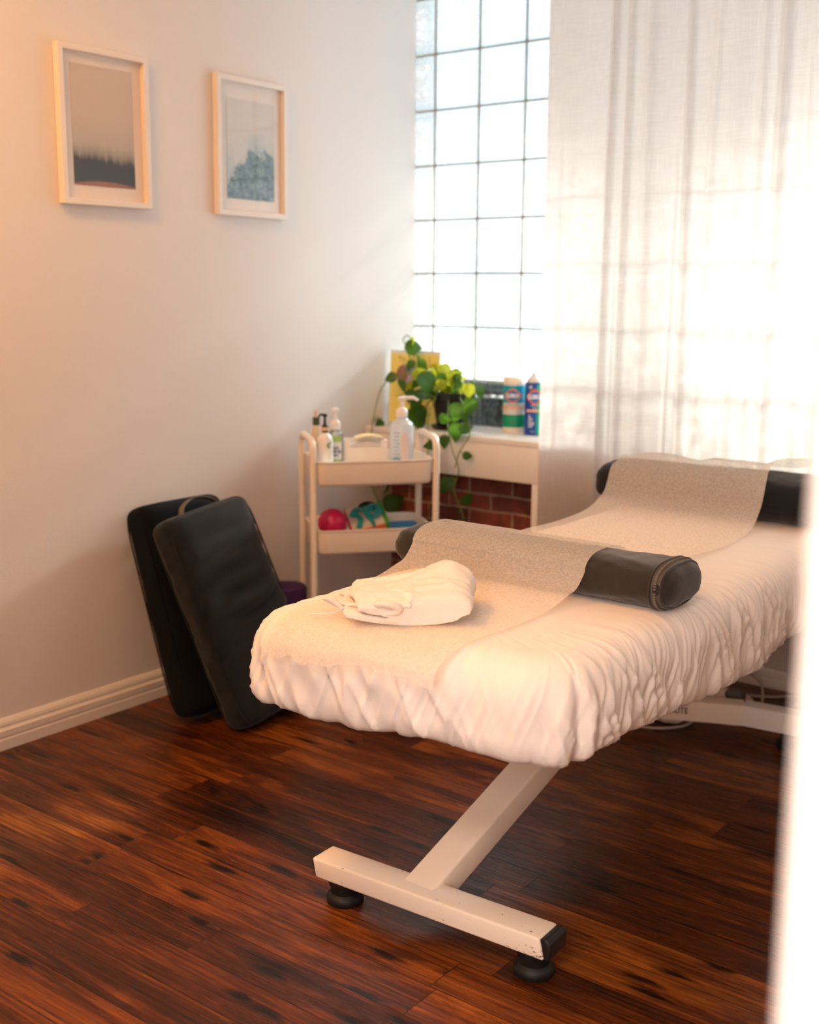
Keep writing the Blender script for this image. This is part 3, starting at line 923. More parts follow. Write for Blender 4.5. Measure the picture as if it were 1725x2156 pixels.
# two bolsters leaning on the left wall
def lean_wr(x, a):
    # slump creases across the outer face (+z side is the outer face)
    f = max(0.0, math.sin(a))
    return f * (0.009 * math.sin(x * 60 + 5 * math.cos(a) + 0.8) * math.exp(-((x + 0.03) / 0.12) ** 2) + 0.006 * math.sin(x * 95 + 3 * math.cos(a)) * math.exp(-((x - 0.05) / 0.2) ** 2))
def leaning(label, yc, ang, xb, D, H, L_, matl, seed, wr, strap=True, rz=0.0, zb=0.0, roll=0.0):
    # local x runs up the cushion, local z is the face away from the wall
    t = thing('bolster', label, 'bolster', (0, 0, 0))
    up = Vector((-math.sin(ang), 0, math.cos(ang)))
    outn = Vector((math.cos(ang), 0, math.sin(ang)))
    Rz_ = Matrix.Rotation(rz, 3, 'Z')
    up, outn = Rz_ @ up, Rz_ @ outn
    up = Matrix.Rotation(roll, 3, outn) @ up
    side = outn.cross(up)
    base = Vector((xb, yc, zb))
    o_ = base + up * (L_ / 2)
    t.matrix_world = Matrix(((up.x, side.x, outn.x, o_.x), (up.y, side.y, outn.y, o_.y), (up.z, side.z, outn.z, o_.z), (0, 0, 0, 1)))
    vs, fs = bolster_mesh(L_, D, H, seed, ex=4.2, endr=0.045, wr=wr, wrinkle=lean_wr if strap else None)
    from_data('cushion', vs, fs, matl, t)
    # long piping along the two face edges
    for zz in (0.022, H - 0.022):
        loop = []
        hx, hy = L_ / 2 - 0.004, D / 2 - 0.002
        for k in range(120):
            a = 2 * PI * k / 120
            ca, sa = math.cos(a), math.sin(a)
            loop.append((math.copysign(abs(ca) ** 0.22, ca) * hx, math.copysign(abs(sa) ** 0.22, sa) * hy, zz))
        tube('piping', loop, 0.0026, matl, t, n=6, closed=True)
    if strap:
        w = 0.012
        pth = smooth_path([(L_ / 2 - 0.012, -0.085, H * 0.45), (L_ / 2 + 0.012, -0.07, H * 0.45), (L_ / 2 + 0.030, -0.03, H * 0.45), (L_ / 2 + 0.033, 0.01, H * 0.45), (L_ / 2 + 0.018, 0.05, H * 0.45), (L_ / 2 - 0.012, 0.07, H * 0.45)], 6)
        vs2, fs2 = [], []
        for p in pth:
            for dz, dx in ((-w, 0), (w, 0), (w, 0.003), (-w, 0.003)):
                vs2.append((p.x + dx, p.y, p.z + dz))
        nn = len(pth)
        for i in range(nn - 1):
            for k in range(4):
                fs2.append((i * 4 + k, i * 4 + (k + 1) % 4, i * 4 + 4 + (k + 1) % 4, i * 4 + 4 + k))
        fs2 += [(0, 1, 2, 3), tuple(range((nn - 1) * 4, nn * 4))]
        s_ = from_data('carry_strap', vs2, fs2, M['strap'], t, smooth=False)
        s_['label'] = 'olive grey webbing strap'
    return t
leaning('blue-black bolster standing against the left wall, behind the one with a strap', -1.310, math.radians(18.5), 0.214, 0.325, 0.125, 0.658, M['black_navy'], 71, 0.002, strap=False)
leaning('creased dark grey bolster with carry strap leaning in front of another bolster', -1.245, math.radians(21.5), 0.385, 0.345, 0.118, 0.662, M['navy'], 83, 0.004, strap=True, roll=math.radians(7), zb=0.004)

# ------------------------------------------------------------------ table paper
def paper_material():
    m, nt, out = newmat('thin_table_paper')
    L = nt.links.new
    tc = nd(nt, 'ShaderNodeTexCoord')
    n = nd(nt, 'ShaderNodeTexNoise', i_Scale=170.0, i_Detail=3.0, i_Roughness=0.7); L(tc.outputs['Object'], n.inputs['Vector'])
    mr = nd(nt, 'ShaderNodeMapRange', i_1=0.40, i_2=0.62, i_3=0.36, i_4=0.50); L(n.outputs[0], mr.inputs[0])
    d = nd(nt, 'ShaderNodeBsdfDiffuse'); d.inputs[0].default_value = (0.96, 0.915, 0.87, 1)
    t = nd(nt, 'ShaderNodeBsdfTranslucent'); t.inputs[0].default_value = (0.97, 0.91, 0.84, 1)
    m1 = nd(nt, 'ShaderNodeMixShader'); m1.inputs[0].default_value = 0.40; L(d.outputs[0], m1.inputs[1]); L(t.outputs[0], m1.inputs[2])
    tr = nd(nt, 'ShaderNodeBsdfTransparent'); tr.inputs[0].default_value = (0.99, 0.955, 0.90, 1)
    m2 = nd(nt, 'ShaderNodeMixShader'); L(mr.outputs[0], m2.inputs[0]); L(m1.outputs[0], m2.inputs[1]); L(tr.outputs[0], m2.inputs[2])
    L(m2.outputs[0], out.inputs[0])
    return m
M['paper'] = paper_material()
zp = ZT + 0.006
def over(cy, cz, a_, b_, ex, t0, t1, k):
    o__ = []
    for q in range(k + 1):
        t = math.radians(t0 + (t1 - t0) * q / k)
        ca, sa = math.cos(t), math.sin(t)
        o__.append((cy + math.copysign(abs(ca) ** (2 / ex), ca) * a_, cz + math.copysign(abs(sa) ** (2 / ex), sa) * b_))
    return o__
pk = [(-2.206, 0.612), (-2.200, 0.640), (-2.178, 0.664), (-2.140, 0.680), (-2.09, zp), (-2.0, zp), (-1.92, zp), (-1.86, zp + 0.002), (-1.80, zp + 0.008), (-1.755, zp + 0.018), (-1.72, 0.712)]
pk += over(-1.600, ZT + 0.046, 0.092, 0.0510, 2.7, 172, 25, 12)
pk += [(-1.475, 0.733), (-1.42, 0.712), (-1.31, 0.696), (-1.17, zp + 0.005), (-1.05, zp + 0.001), (-0.92, zp + 0.001), (-0.84, zp + 0.006), (-0.775, zp + 0.022), (-0.725, 0.730)]
pk += over(-0.572, ZT + 0.063, 0.1285, 0.0700, 2.6, 160, 45, 10)
path = smooth_path([(0, a, b) for a, b in pk], 7)
nu = len(path); nvp = 60
arc = [0.0]
for a, b in zip(path[:-1], path[1:]): arc.append(arc[-1] + (b - a).length)
g4, g5 = VN(91), VN(92)
def pl(y):  # left/right edges of the strip along the table
    l = np.interp(y, [-2.2, -1.9, -1.6, -1.0, -0.6, -0.5], [1.345, 1.315, 1.300, 1.275, 1.250, 1.275])
    r = np.interp(y, [-2.2, -1.9, -1.6, -1.0, -0.6, -0.45], [1.725, 1.740, 1.740, 1.760, 1.710, 1.800])
    return l, r
vs = []
for i, p in enumerate(path):
    l, r = pl(p.y)
    for j in range(nvp):
        t = j / (nvp - 1)
        x = l + (r - l) * t
        y, z = p.y, p.z
        if i < 22:     # irregular torn end hanging over the near edge
            k = (22 - i) / 22
            cut = 0.022 * float(g4(x * 11, 2.0)) + 0.008 * float(g4(x * 34, 5.0))
            z += k * max(0.0, cut + 0.01) * 0.9
            y += k * max(0.0, cut) * 0.3
        y += (0.05 * (x - 1.30) + 0.16 * max(0.0, x - 1.68)) * float(ss(-1.9, -2.15, y))
        up = ss(zp + 0.002, zp + 0.05, z)
        wv = 0.0013 * float(g4(x * 9 + y * 4, y * 7)) + 0.0007 * float(g5(x * 30, y * 24))
        z += (wv + 0.0015) * (1.0)
        # rumples over the far bolster and curled corner
        if y > -0.80:
            k = ss(-0.80, -0.66, y)
            z += k * (0.009 * float(g5(x * 13 + y * 11, y * 14)) + 0.007)
            c = (x - 1.545) + (y + 0.60) * 0.5
            z += k * 0.016 * math.exp(-(c / 0.020) ** 2) * math.exp(-((y + 0.60) / 0.06) ** 2)
            y -= k * (0.007 * float(g4(x * 13, y * 9)) + 0.004)
            z += k * 0.022 * max(0, (t - 0.86) / 0.14) ** 1.5
        vs.append((x, y, z))
o = from_data('table_paper', vs, grid_faces(nu, nvp), M['paper'])
tag(o, 'long strip of thin tan table paper draped over both bolsters', 'paper')

# ------------------------------------------------------------------ folded cloth bundle
M['linen'] = mat('cream_cotton_cloth', (0.80, 0.73, 0.67), 0.85, var=0.02, scale=20, bump=0.12, bscale=160, spec=0.2, sheen=0.1)
def cloth_bundle():
    # side outline seen from the front: folded at the right, open at the left
    px = [(738, 1286), (765, 1302), (820, 1318), (880, 1325), (940, 1320), (985, 1306), (1010, 1284), (1014, 1258), (1004, 1236), (990, 1224), (965, 1216), (930, 1222), (890, 1232), (840, 1238), (790, 1242), (764, 1250), (757, 1262), (770, 1274), (800, 1280), (828, 1279), (838, 1284), (825, 1290), (795, 1288), (765, 1281), (748, 1279)]
    S = 1095.0
    P = [((x - 880) / S, (1325 - y) / S) for x, y in px]
    P = smooth_path([(a, b, 0) for a, b in P], 7, closed=True)
    P = [(p.x, p.y) for p in P]
    cxp = sum(p[0] for p in P) / len(P)
    nd_ = 34
    g1, g2 = VN(301), VN(302)
    rows = []
    depth = 0.185
    for k in range(nd_):
        t = k / (nd_ - 1)
        dz = t * depth
        # rounded front and back ends
        e = min(t, 1 - t) / 0.28
        sc = 1 if e >= 1 else math.sqrt(max(0.0, 1 - (1 - e) ** 2)) * 0.42 + 0.58
        top = 1 + 0.40 * math.exp(-((t - 0.72) / 0.22) ** 2)
        row = []
        for (a, b) in P:
            kx = 0.012 * float(g1(t * 5, b * 60)) * (1 if a < 0 else 0.6)
            hump = 1 + (top - 1) * math.exp(-((a - 0.065) / 0.075) ** 2)
            y_ = b * (sc if t < 0.5 else sc * 0.9 + 0.1) * hump
            x_ = cxp + (a - cxp) * (0.90 + 0.10 * sc) + kx + 0.02 * (t - 0.5) * (1 if a > 0 else -0.6)
            f = 0.0045 * float(g2(a * 26 + t * 3, t * 7 + b * 14)) + 0.003 * float(g1(a * 60 + 9, t * 15))
            f += 0.007 * ((1 - abs(float(g1(a * 7 + t * 3.5 + 30, t * 8 + 40)))) ** 3 - 0.3) * (1 if 0.1 < t < 0.95 else 0.3)
            row.append((x_, dz + 0.006 * float(g1(a * 20, 3 + b * 20)), max(0.0, y_ + f * ss(0.0, 0.03, b))))
        rows.append(row)
    n_ = len(P)
    vs = [p for r in rows for p in r]
    fs = []
    for k in range(nd_ - 1):
        for j in range(n_):
            a = k * n_ + j; b = k * n_ + (j + 1) % n_
            fs.append((a, b, b + n_, a + n_))
    # end caps, inset and bulged
    bm = bmesh.new()
    bv = [bm.verts.new(v) for v in vs]
    for f in fs: bm.faces.new([bv[q] for q in f])
    for row0, s in ((0, -1), (nd_ - 1, 1)):
        loop = [bv[row0 * n_ + j] for j in range(n_)]
        f = bm.faces.new(loop)
        r = bmesh.ops.triangulate(bm, faces=[f])
    bmesh.ops.recalc_face_normals(bm, faces=bm.faces)
    return bm
towel = thing('folded_cloth', 'folded cream cotton cloth bundle with loose ties lying on the near end', 'cloth', (1.588, -2.066, ZT + 0.0065), math.radians(37.9))
towel.scale = (1, 0.9, 0.72)
o = from_bm('cloth', cloth_bundle(), M['linen'], towel, smooth=True)
rm = o.modifiers.new('remesh', 'REMESH'); rm.mode = 'VOXEL'; rm.voxel_size = 0.0022; rm.use_smooth_shade = True
smo = o.modifiers.new('smooth', 'SMOOTH'); smo.iterations = 3; smo.factor = 0.5
# the rolled edge showing at the front
roll = smooth_path([(-0.062, 0.012, 0.052), (-0.050, -0.004, 0.060), (-0.030, -0.006, 0.058), (-0.020, 0.0, 0.046), (-0.030, 0.002, 0.034), (-0.052, 0.004, 0.034)], 6)
tube('rolled_edge', roll, 0.010, M['linen'], towel, n=12, taper=[0.5 + 0.5 * math.sin(PI * min(1, i / 8)) if i < 8 else (1 if i < len(roll) - 8 else 0.4 + 0.6 * (len(roll) - 1 - i) / 8) for i in range(len(roll))])
tube('tie_string', smooth_path([(-0.045, 0.03, 0.040), (-0.075, 0.02, 0.043), (-0.105, 0.03, 0.046), (-0.125, 0.045, 0.030)], 8), 0.003, M['linen'], towel, n=8)
tube('tie_string', smooth_path([(-0.045, 0.04, 0.036), (-0.080, 0.035, 0.036), (-0.11, 0.05, 0.030), (-0.15, 0.06, 0.012), (-0.185, 0.07, 0.006)], 8), 0.0028, M['linen'], towel, n=8)
fl = smooth_path([(-0.125, 0.05, 0.028), (-0.14, 0.055, 0.040), (-0.152, 0.06, 0.050)], 5)
vs2 = []
for i, p in enumerate(fl):
    w = 0.004 + 0.010 * i / len(fl)
    vs2 += [(p.x - w, p.y, p.z), (p.x + w, p.y, p.z + w * 0.4), (p.x + w, p.y + 0.003, p.z + w * 0.4), (p.x - w, p.y + 0.003, p.z)]
fs2 = []
for i in range(len(fl) - 1):
    for k in range(4): fs2.append((i * 4 + k, i * 4 + (k + 1) % 4, i * 4 + 4 + (k + 1) % 4, i * 4 + 4 + k))
fs2 += [(0, 1, 2, 3), tuple(range(len(vs2) - 4, len(vs2)))]
from_data('tie_end', vs2, fs2, M['linen'], towel)

# ------------------------------------------------------------------ pictures
def art_forest():
    m, nt, out = newmat('print_misty_forest')
    L = nt.links.new
    p = nd(nt, 'ShaderNodeBsdfPrincipled', i_Roughness=0.6)
    tc = nd(nt, 'ShaderNodeTexCoord')
    sp = nd(nt, 'ShaderNodeSeparateXYZ'); L(tc.outputs['Object'], sp.inputs[0])
    def ma(op, a, b):
        n = nd(nt, 'ShaderNodeMath', operation=op)
        for k, x in enumerate((a, b)):
            if isinstance(x, (int, float)): n.inputs[k].default_value = x
            else: L(x, n.inputs[k])
        return n.outputs[0]
    mp = nd(nt, 'ShaderNodeMapping'); mp.inputs['Scale'].default_value = (1, 60, 8); L(tc.outputs['Object'], mp.inputs['Vector'])
    n = nd(nt, 'ShaderNodeTexNoise', i_Scale=1.0, i_Detail=5.0); L(mp.outputs[0], n.inputs['Vector'])
    # tree line height falls to the right; trees dark blue grey, orange field at the foot
    z = ma('ADD', sp.outputs[2], ma('MULTIPLY', ma('SUBTRACT', n.outputs[0], 0.5), 0.035))
    zt = ma('ADD', z, ma('MULTIPLY', sp.outputs[1], 0.06))
    cr = nd(nt, 'ShaderNodeValToRGB'); e = cr.color_ramp.elements
    nrm = nd(nt, 'ShaderNodeMapRange', i_1=-0.16, i_2=0.16, i_3=0.0, i_4=1.0); L(zt, nrm.inputs[0])
    L(nrm.outputs[0], cr.inputs[0])
    e[0].position = 0.0; e[0].color = (0.020, 0.026, 0.036, 1)
    e[1].position = 1.0; e[1].color = (0.62, 0.52, 0.44, 1)
    for pos, c in ((0.21, (0.024, 0.030, 0.040, 1)), (0.275, (0.32, 0.29, 0.25, 1)), (0.36, (0.50, 0.44, 0.37, 1)), (0.6, (0.60, 0.50, 0.42, 1))):
        q = cr.color_ramp.elements.new(pos); q.color = c
    f = ma('ADD', sp.outputs[2], ma('MULTIPLY', ma('MULTIPLY', sp.outputs[1], sp.outputs[1]), 0.8))
    fm = nd(nt, 'ShaderNodeMapRange', i_1=-0.149, i_2=-0.144, i_3=1.0, i_4=0.0); L(f, fm.inputs[0])
    mx = nd(nt, 'ShaderNodeMix', data_type='RGBA'); L(fm.outputs[0], mx.inputs[0]); L(cr.outputs[0], mx.inputs[6]); mx.inputs[7].default_value = (0.30, 0.12, 0.06, 1)
    L(mx.outputs[2], p.inputs['Base Color']); L(p.outputs[0], out.inputs[0])
    return m
def art_peak():
    m, nt, out = newmat('print_misty_peak')
    L = nt.links.new
    p = nd(nt, 'ShaderNodeBsdfPrincipled', i_Roughness=0.6)
    tc = nd(nt, 'ShaderNodeTexCoord')
    sp = nd(nt, 'ShaderNodeSeparateXYZ'); L(tc.outputs['Object'], sp.inputs[0])
    def ma(op, a, b):
        n = nd(nt, 'ShaderNodeMath', operation=op)
        for k, x in enumerate((a, b)):
            if isinstance(x, (int, float)): n.inputs[k].default_value = x
            else: L(x, n.inputs[k])
        return n.outputs[0]
    n = nd(nt, 'ShaderNodeTexNoise', i_Scale=22.0, i_Detail=6.0, i_Roughness=0.65); L(tc.outputs['Object'], n.inputs['Vector'])
    n2 = nd(nt, 'ShaderNodeTexNoise', i_Scale=60.0, i_Detail=6.0, i_Roughness=0.7); L(tc.outputs['Object'], n2.inputs['Vector'])
    n3 = nd(nt, 'ShaderNodeTexNoise', i_Scale=9.0, i_Detail=3.0); L(tc.outputs['Object'], n3.inputs['Vector'])
    # near peak: below a tent-shaped ridge;  y grows to the right
    ridge = ma('SUBTRACT', 0.035, ma('MULTIPLY', ma('ABSOLUTE', ma('SUBTRACT', sp.outputs[1], 0.0), 0), 1.0))
    ridge = ma('ADD', ridge, ma('MULTIPLY', ma('MAXIMUM', ma('SUBTRACT', sp.outputs[1], 0.0), 0.0), 0.9))
    ridge = ma('ADD', ridge, ma('MULTIPLY', ma('SUBTRACT', n.outputs[0], 0.5), 0.13))
    ridge = ma('SUBTRACT', ridge, 0.035)
    near_ = nd(nt, 'ShaderNodeMapRange', i_1=-0.004, i_2=0.008, i_3=0.0, i_4=1.0); L(ma('SUBTRACT', ridge, sp.outputs[2]), near_.inputs[0])
    rid2 = ma('ADD', ma('MULTIPLY', sp.outputs[1], 0.35), ma('MULTIPLY', ma('SUBTRACT', n.outputs[0], 0.42), 0.20))
    far_ = nd(nt, 'ShaderNodeMapRange', i_1=-0.010, i_2=0.03, i_3=0.0, i_4=0.8); L(ma('SUBTRACT', ma('ADD', rid2, 0.030), sp.outputs[2]), far_.inputs[0])
    mist = nd(nt, 'ShaderNodeMapRange', i_1=0.42, i_2=0.6, i_3=1.0, i_4=0.25); L(n3.outputs[0], mist.inputs[0])
    rock = nd(nt, 'ShaderNodeValToRGB'); rock.color_ramp.elements[0].position = 0.35; rock.color_ramp.elements[0].color = (0.03, 0.075, 0.10, 1)
    rock.color_ramp.elements[1].position = 0.65; rock.color_ramp.elements[1].color = (0.25, 0.37, 0.40, 1); L(n2.outputs[0], rock.inputs[0])
    m1 = nd(nt, 'ShaderNodeMix', data_type='RGBA'); m1.inputs[6].default_value = (0.66, 0.62, 0.58, 1); m1.inputs[7].default_value = (0.40, 0.50, 0.52, 1)
    L(ma('MULTIPLY', far_.outputs[0], mist.outputs[0]), m1.inputs[0])
    m2 = nd(nt, 'ShaderNodeMix', data_type='RGBA'); L(near_.outputs[0], m2.inputs[0]); L(m1.outputs[2], m2.inputs[6]); L(rock.outputs[0], m2.inputs[7])
    L(m2.outputs[2], p.inputs['Base Color']); L(p.outputs[0], out.inputs[0])
    return m
M['frame_white'] = mat('white_picture_frame', (0.86, 0.80, 0.75), 0.4, var=0.02, scale=12)
M['mount'] = mat('ivory_mount', (0.80, 0.72, 0.66), 0.8, var=0.01)
def pane_glass(name, rough=0.02, fac=0.10):
    m, nt, out = newmat(name)
    t = nd(nt, 'ShaderNodeBsdfTransparent'); g_ = nd(nt, 'ShaderNodeBsdfGlossy', i_Roughness=rough)
    b = nd(nt, 'ShaderNodeMixShader'); f = nd(nt, 'ShaderNodeFresnel', i_IOR=1.5)
    b.inputs[0].default_value = fac; nt.links.new(t.outputs[0], b.inputs[1]); nt.links.new(g_.outputs[0], b.inputs[2])
    nt.links.new(b.outputs[0], out.inputs[0])
    return m
M['pane'] = pane_glass('picture_glass', 0.03, 0.03)
def picture(label, y0, y1, z0, z1, art, artbox, tilt=0.0):
    yc, zc = (y0 + y1) / 2, (z0 + z1) / 2
    t = thing('framed_print', label, 'picture', (0.0, yc, zc))
    t.rotation_euler = (tilt, 0, 0)
    hy, hz = (y1 - y0) / 2, (z1 - z0) / 2
    fw, dp = 0.017, 0.026
    # mitred frame, each side a prism in one mesh
    vs, fs = [], []
    for dpp, a, b in ((0.0015, hy, hz), (dp, hy, hz), (dp, hy - fw, hz - fw), (0.0015, hy - fw, hz - fw)):
        vs += [(dpp, -a, -b), (dpp, a, -b), (dpp, a, b), (dpp, -a, b)]
    for r in range(4):
        for k in range(4):
            fs.append((r * 4 + k, r * 4 + (k + 1) % 4, ((r + 1) % 4) * 4 + (k + 1) % 4, ((r + 1) % 4) * 4 + k))
    fr = from_data('frame', vs, fs, M['frame_white'], t, smooth=False)
    bv_ = fr.modifiers.new('bevel', 'BEVEL'); bv_.width = 0.0015; bv_.segments = 2
    box('mount', (0.002, -hy + fw - 0.001, -hz + fw - 0.001), (0.008, hy - fw + 0.001, hz - fw + 0.001), M['mount'], t)
    ay0, ay1, az0, az1 = artbox
    box('print', (0.0085, ay0, az0), (0.0095, ay1, az1), art, t)
    box('glass', (0.0115, -hy + fw, -hz + fw), (0.0125, hy - fw, hz - fw), M['pane'], t)
    return t
picture('white framed print of a dark misty treeline, left on the wall', -1.630, -1.3153, 1.5252, 1.956, art_forest(), (-0.108, 0.108, -0.160, 0.168))
picture('white framed print of a misty mountain peak, nearer the window', -1.0442, -0.7287, 1.5235, 1.9537, art_peak(), (-0.105, 0.108, -0.160, 0.150), tilt=math.radians(-0.5))

# ------------------------------------------------------------------ trolley
M['trolley'] = mat('cream_enamel', (0.88, 0.79, 0.69), 0.3, var=0.02, scale=10)
CA = 0.90
CC = Vector((0.300, -0.640, 0.0))
cart = thing('utility_trolley', 'two-tier cream metal trolley with looped handles standing by the left wall', 'trolley', CC, CA)
hw, hd = 0.209, 0.120
for s in (-1, 1):
    pts = round_corner([(s * hw, -hd, 0.07), (s * hw, -hd, 0.805), (s * hw, hd, 0.805), (s * hw, hd, 0.07)], 0.045, 8)
    tube('side_rail', pts, 0.0115, M['trolley'], cart, n=14)
def rrect(hx, hy, r, k=6):
    out = []
    for cx, cy, a0 in ((hx - r, hy - r, 0), (-hx + r, hy - r, PI / 2), (-hx + r, -hy + r, PI), (hx - r, -hy + r, 1.5 * PI)):
        for q in range(k + 1):
            a = a0 + PI / 2 * q / k
            out.append((cx + r * math.cos(a), cy + r * math.sin(a)))
    return out
def tray(z0, z1):
    hx, hy = hw - 0.014, hd + 0.018
    lv = [(-0.022, z0 + 0.006), (-0.016, z0), (-0.004, z0 + 0.004), (0.0, z0 + 0.012), (0.002, z1 - 0.004), (0.006, z1 - 0.002), (0.006, z1 + 0.002), (0.001, z1 + 0.003), (-0.002, z1), (-0.003, z0 + 0.044), (-0.010, z0 + 0.038)]
    vs, fs = [], []
    K = len(rrect(hx, hy, 0.03))
    # outer bottom disc
    for d_, z in lv:
        for x, y in rrect(hx + d_, hy + d_, 0.032 + d_): vs.append((x, y, z))
    for i in range(len(lv) - 1):
        for k in range(K): fs.append((i * K + k, i * K + (k + 1) % K, (i + 1) * K + (k + 1) % K, (i + 1) * K + k))
    fs.append(tuple(reversed(range(K))))
    fs.append(tuple(range((len(lv) - 1) * K, len(lv) * K)))
    return autosmooth(from_data('tray', vs, fs, M['trolley'], cart), 60)
ZU, ZL = 0.735, 0.505
tray(0.653, ZU)
tray(0.422, ZL)
for s in (-1, 1):
    for q in (-1, 1):
        tube('caster_stem', [(s * hw, q * hd, 0.045), (s * hw, q * hd, 0.075)], 0.007, M['trolley'], cart, n=8)
        Mw = Matrix.Translation((s * hw, q * hd, 0.026)) @ Matrix.Rotation(PI / 2, 4, 'X')
        lathe('caster_wheel', [(0.020, -0.010), (0.026, -0.008), (0.026, 0.008), (0.020, 0.010)], M['black_rubber'], cart, n=20, M=Mw)
def on_cart(s, t, z): return CC + Vector((math.cos(CA) * s - math.sin(CA) * t, math.sin(CA) * s + math.cos(CA) * t, z))
ZF, ZFL = 0.653 + 0.0385, 0.422 + 0.0385

M['white_plastic'] = mat('white_plastic', (0.86, 0.86, 0.86), 0.3, var=0.01)
M['milky'] = clear_mat('milky_plastic', (0.85, 0.90, 0.95), 0.10, 0.93, (0.86, 0.89, 0.93))
M['clear'] = clear_mat('clear_plastic', (0.90, 0.96, 0.90), 0.12, 0.30)
def pump(parent, z, h, m, rr=0.012, ang=0.0, nozzle=0.045):
    # collar + stem + nozzle head, one part
    bm = bmesh.new()
    vs1, fs1 = lathe_data([(rr * 1.25, z), (rr * 1.3, z + 0.004), (rr * 1.3, z + h * 0.32), (rr * 0.9, z + h * 0.42), (rr * 0.55, z + h * 0.46), (rr * 0.45, z + h * 0.80), (rr * 0.9, z + h * 0.84), (rr * 0.95, z + h * 0.96), (rr * 0.5, z + h)], 20)
    a = Vector((0, 0, z + h * 0.92)); d_ = Vector((math.cos(ang), math.sin(ang), 0))
    vs2, fs2 = tube_data([a, a + d_ * nozzle * 0.7 + Vector((0, 0, 0.002)), a + d_ * nozzle - Vector((0, 0, 0.006))], rr * 0.42, 10, taper=[1.2, 1, 0.7])
    b = len(vs1)
    return autosmooth(from_data('pump', list(vs1) + [tuple(v) for v in vs2], list(fs1) + [tuple(q + b for q in f) for f in fs2], m, parent), 50)
def cyl_label(parent, name, r, z0, z1, a0, a1, m, n=24, e=0.0006):
    vs, fs = [], []
    for k in range(n + 1):
        a = a0 + (a1 - a0) * k / n
        for z in (z0, z1): vs.append(((r + e) * math.cos(a), (r + e) * math.sin(a), z))
    for k in range(n): fs.append((2 * k, 2 * k + 2, 2 * k + 3, 2 * k + 1))
    return from_data(name, vs, fs, m, parent)
def cyl_text(parent, s, r, z, size, m, ac, bold=0.0, xs=1.0, name='lettering', e=0.0012):
    return text_mesh(name, s, size, m, parent, lambda x, y, zz: ((r + e) * math.cos(ac + x / r), (r + e) * math.sin(ac + x / r), z + y), bold=bold, xs=xs)
VIEW = math.radians(-50)      # direction on the trolley from which the viewer looks, seen from a bottle
def toward(o_):  # angle from object to camera
    return math.atan2(camo.location.y - o_.location.y, camo.location.x - o_.location.x)

# 1 big milky sanitizer bottle
p = on_cart(0.104, -0.060, ZF)
b = thing('pump_bottle', 'tall milky white pump bottle beside the napkin box, largest on the trolley', 'bottle', p)
b.scale = (1.1, 1.1, 1.10)
lathe('body', [(0.034, 0.0), (0.037, 0.003), (0.037, 0.135), (0.033, 0.146), (0.020, 0.156), (0.016, 0.160), (0.016, 0.168)], M['milky'], b, sharp=70)
pump(b, 0.165, 0.062, M['white_plastic'], 0.0135, 0.45, 0.050)
av = toward(b)
M['blue_ink'] = mat('pale_blue_ink', (0.30, 0.45, 0.62), 0.5)
M['pink_label'] = mat('pale_pink_label', (0.86, 0.74, 0.72), 0.5)
cyl_label(b, 'side_label', 0.037, 0.03, 0.118, av - 0.05, av + 0.55, M['pink_label'])
for k in range(9):
    cyl_label(b, 'print_line', 0.037, 0.118 - k * 0.011, 0.1205 - k * 0.011, av - 0.75 + 0.1 * (k % 2), av - 0.15 - 0.07 * (k % 3), M['blue_ink'], n=8)

# 2 clear bottle with green label
M['green_label'] = mat('green_label', (0.28, 0.52, 0.10), 0.4, color2=(0.42, 0.62, 0.20), scale=30)
M['white_label'] = mat('white_label', (0.82, 0.84, 0.82), 0.45)
M['navy_ink'] = mat('navy_ink', (0.015, 0.02, 0.12), 0.5)
M['red_ink'] = mat('red_ink', (0.5, 0.02, 0.03), 0.5)
p = on_cart(-0.114, -0.010, ZF)
b = thing('pump_bottle', 'clear pump bottle with bright green label bands and white pump', 'bottle', p)
b.scale = (1, 1, 1.25)
lathe('body', [(0.024, 0.0), (0.0265, 0.003), (0.0265, 0.095), (0.022, 0.104), (0.014, 0.108), (0.014, 0.112)], M['clear'], b, sharp=70)
pump(b, 0.110, 0.058, M['white_plastic'], 0.013, 2.6, 0.010)
av = toward(b)
for z0, z1, mm in ((0.004, 0.018, 'white_label'), (0.018, 0.031, 'green_label'), (0.031, 0.078, 'white_label'), (0.078, 0.094, 'green_label')):
    cyl_label(b, 'label', 0.0265, z0, z1, av - 0.7, av + 0.85, M[mm])
for k, (z, w) in enumerate(((0.062, 0.5), (0.052, 0.6), (0.043, 0.35))):
    cyl_text(b, 'ALOE' if k == 0 else ('HAND GEL' if k == 1 else 'moisture'), 0.0268, z, 0.0105 if k < 2 else 0.006, M['navy_ink'], av, bold=0.0004, xs=0.75)

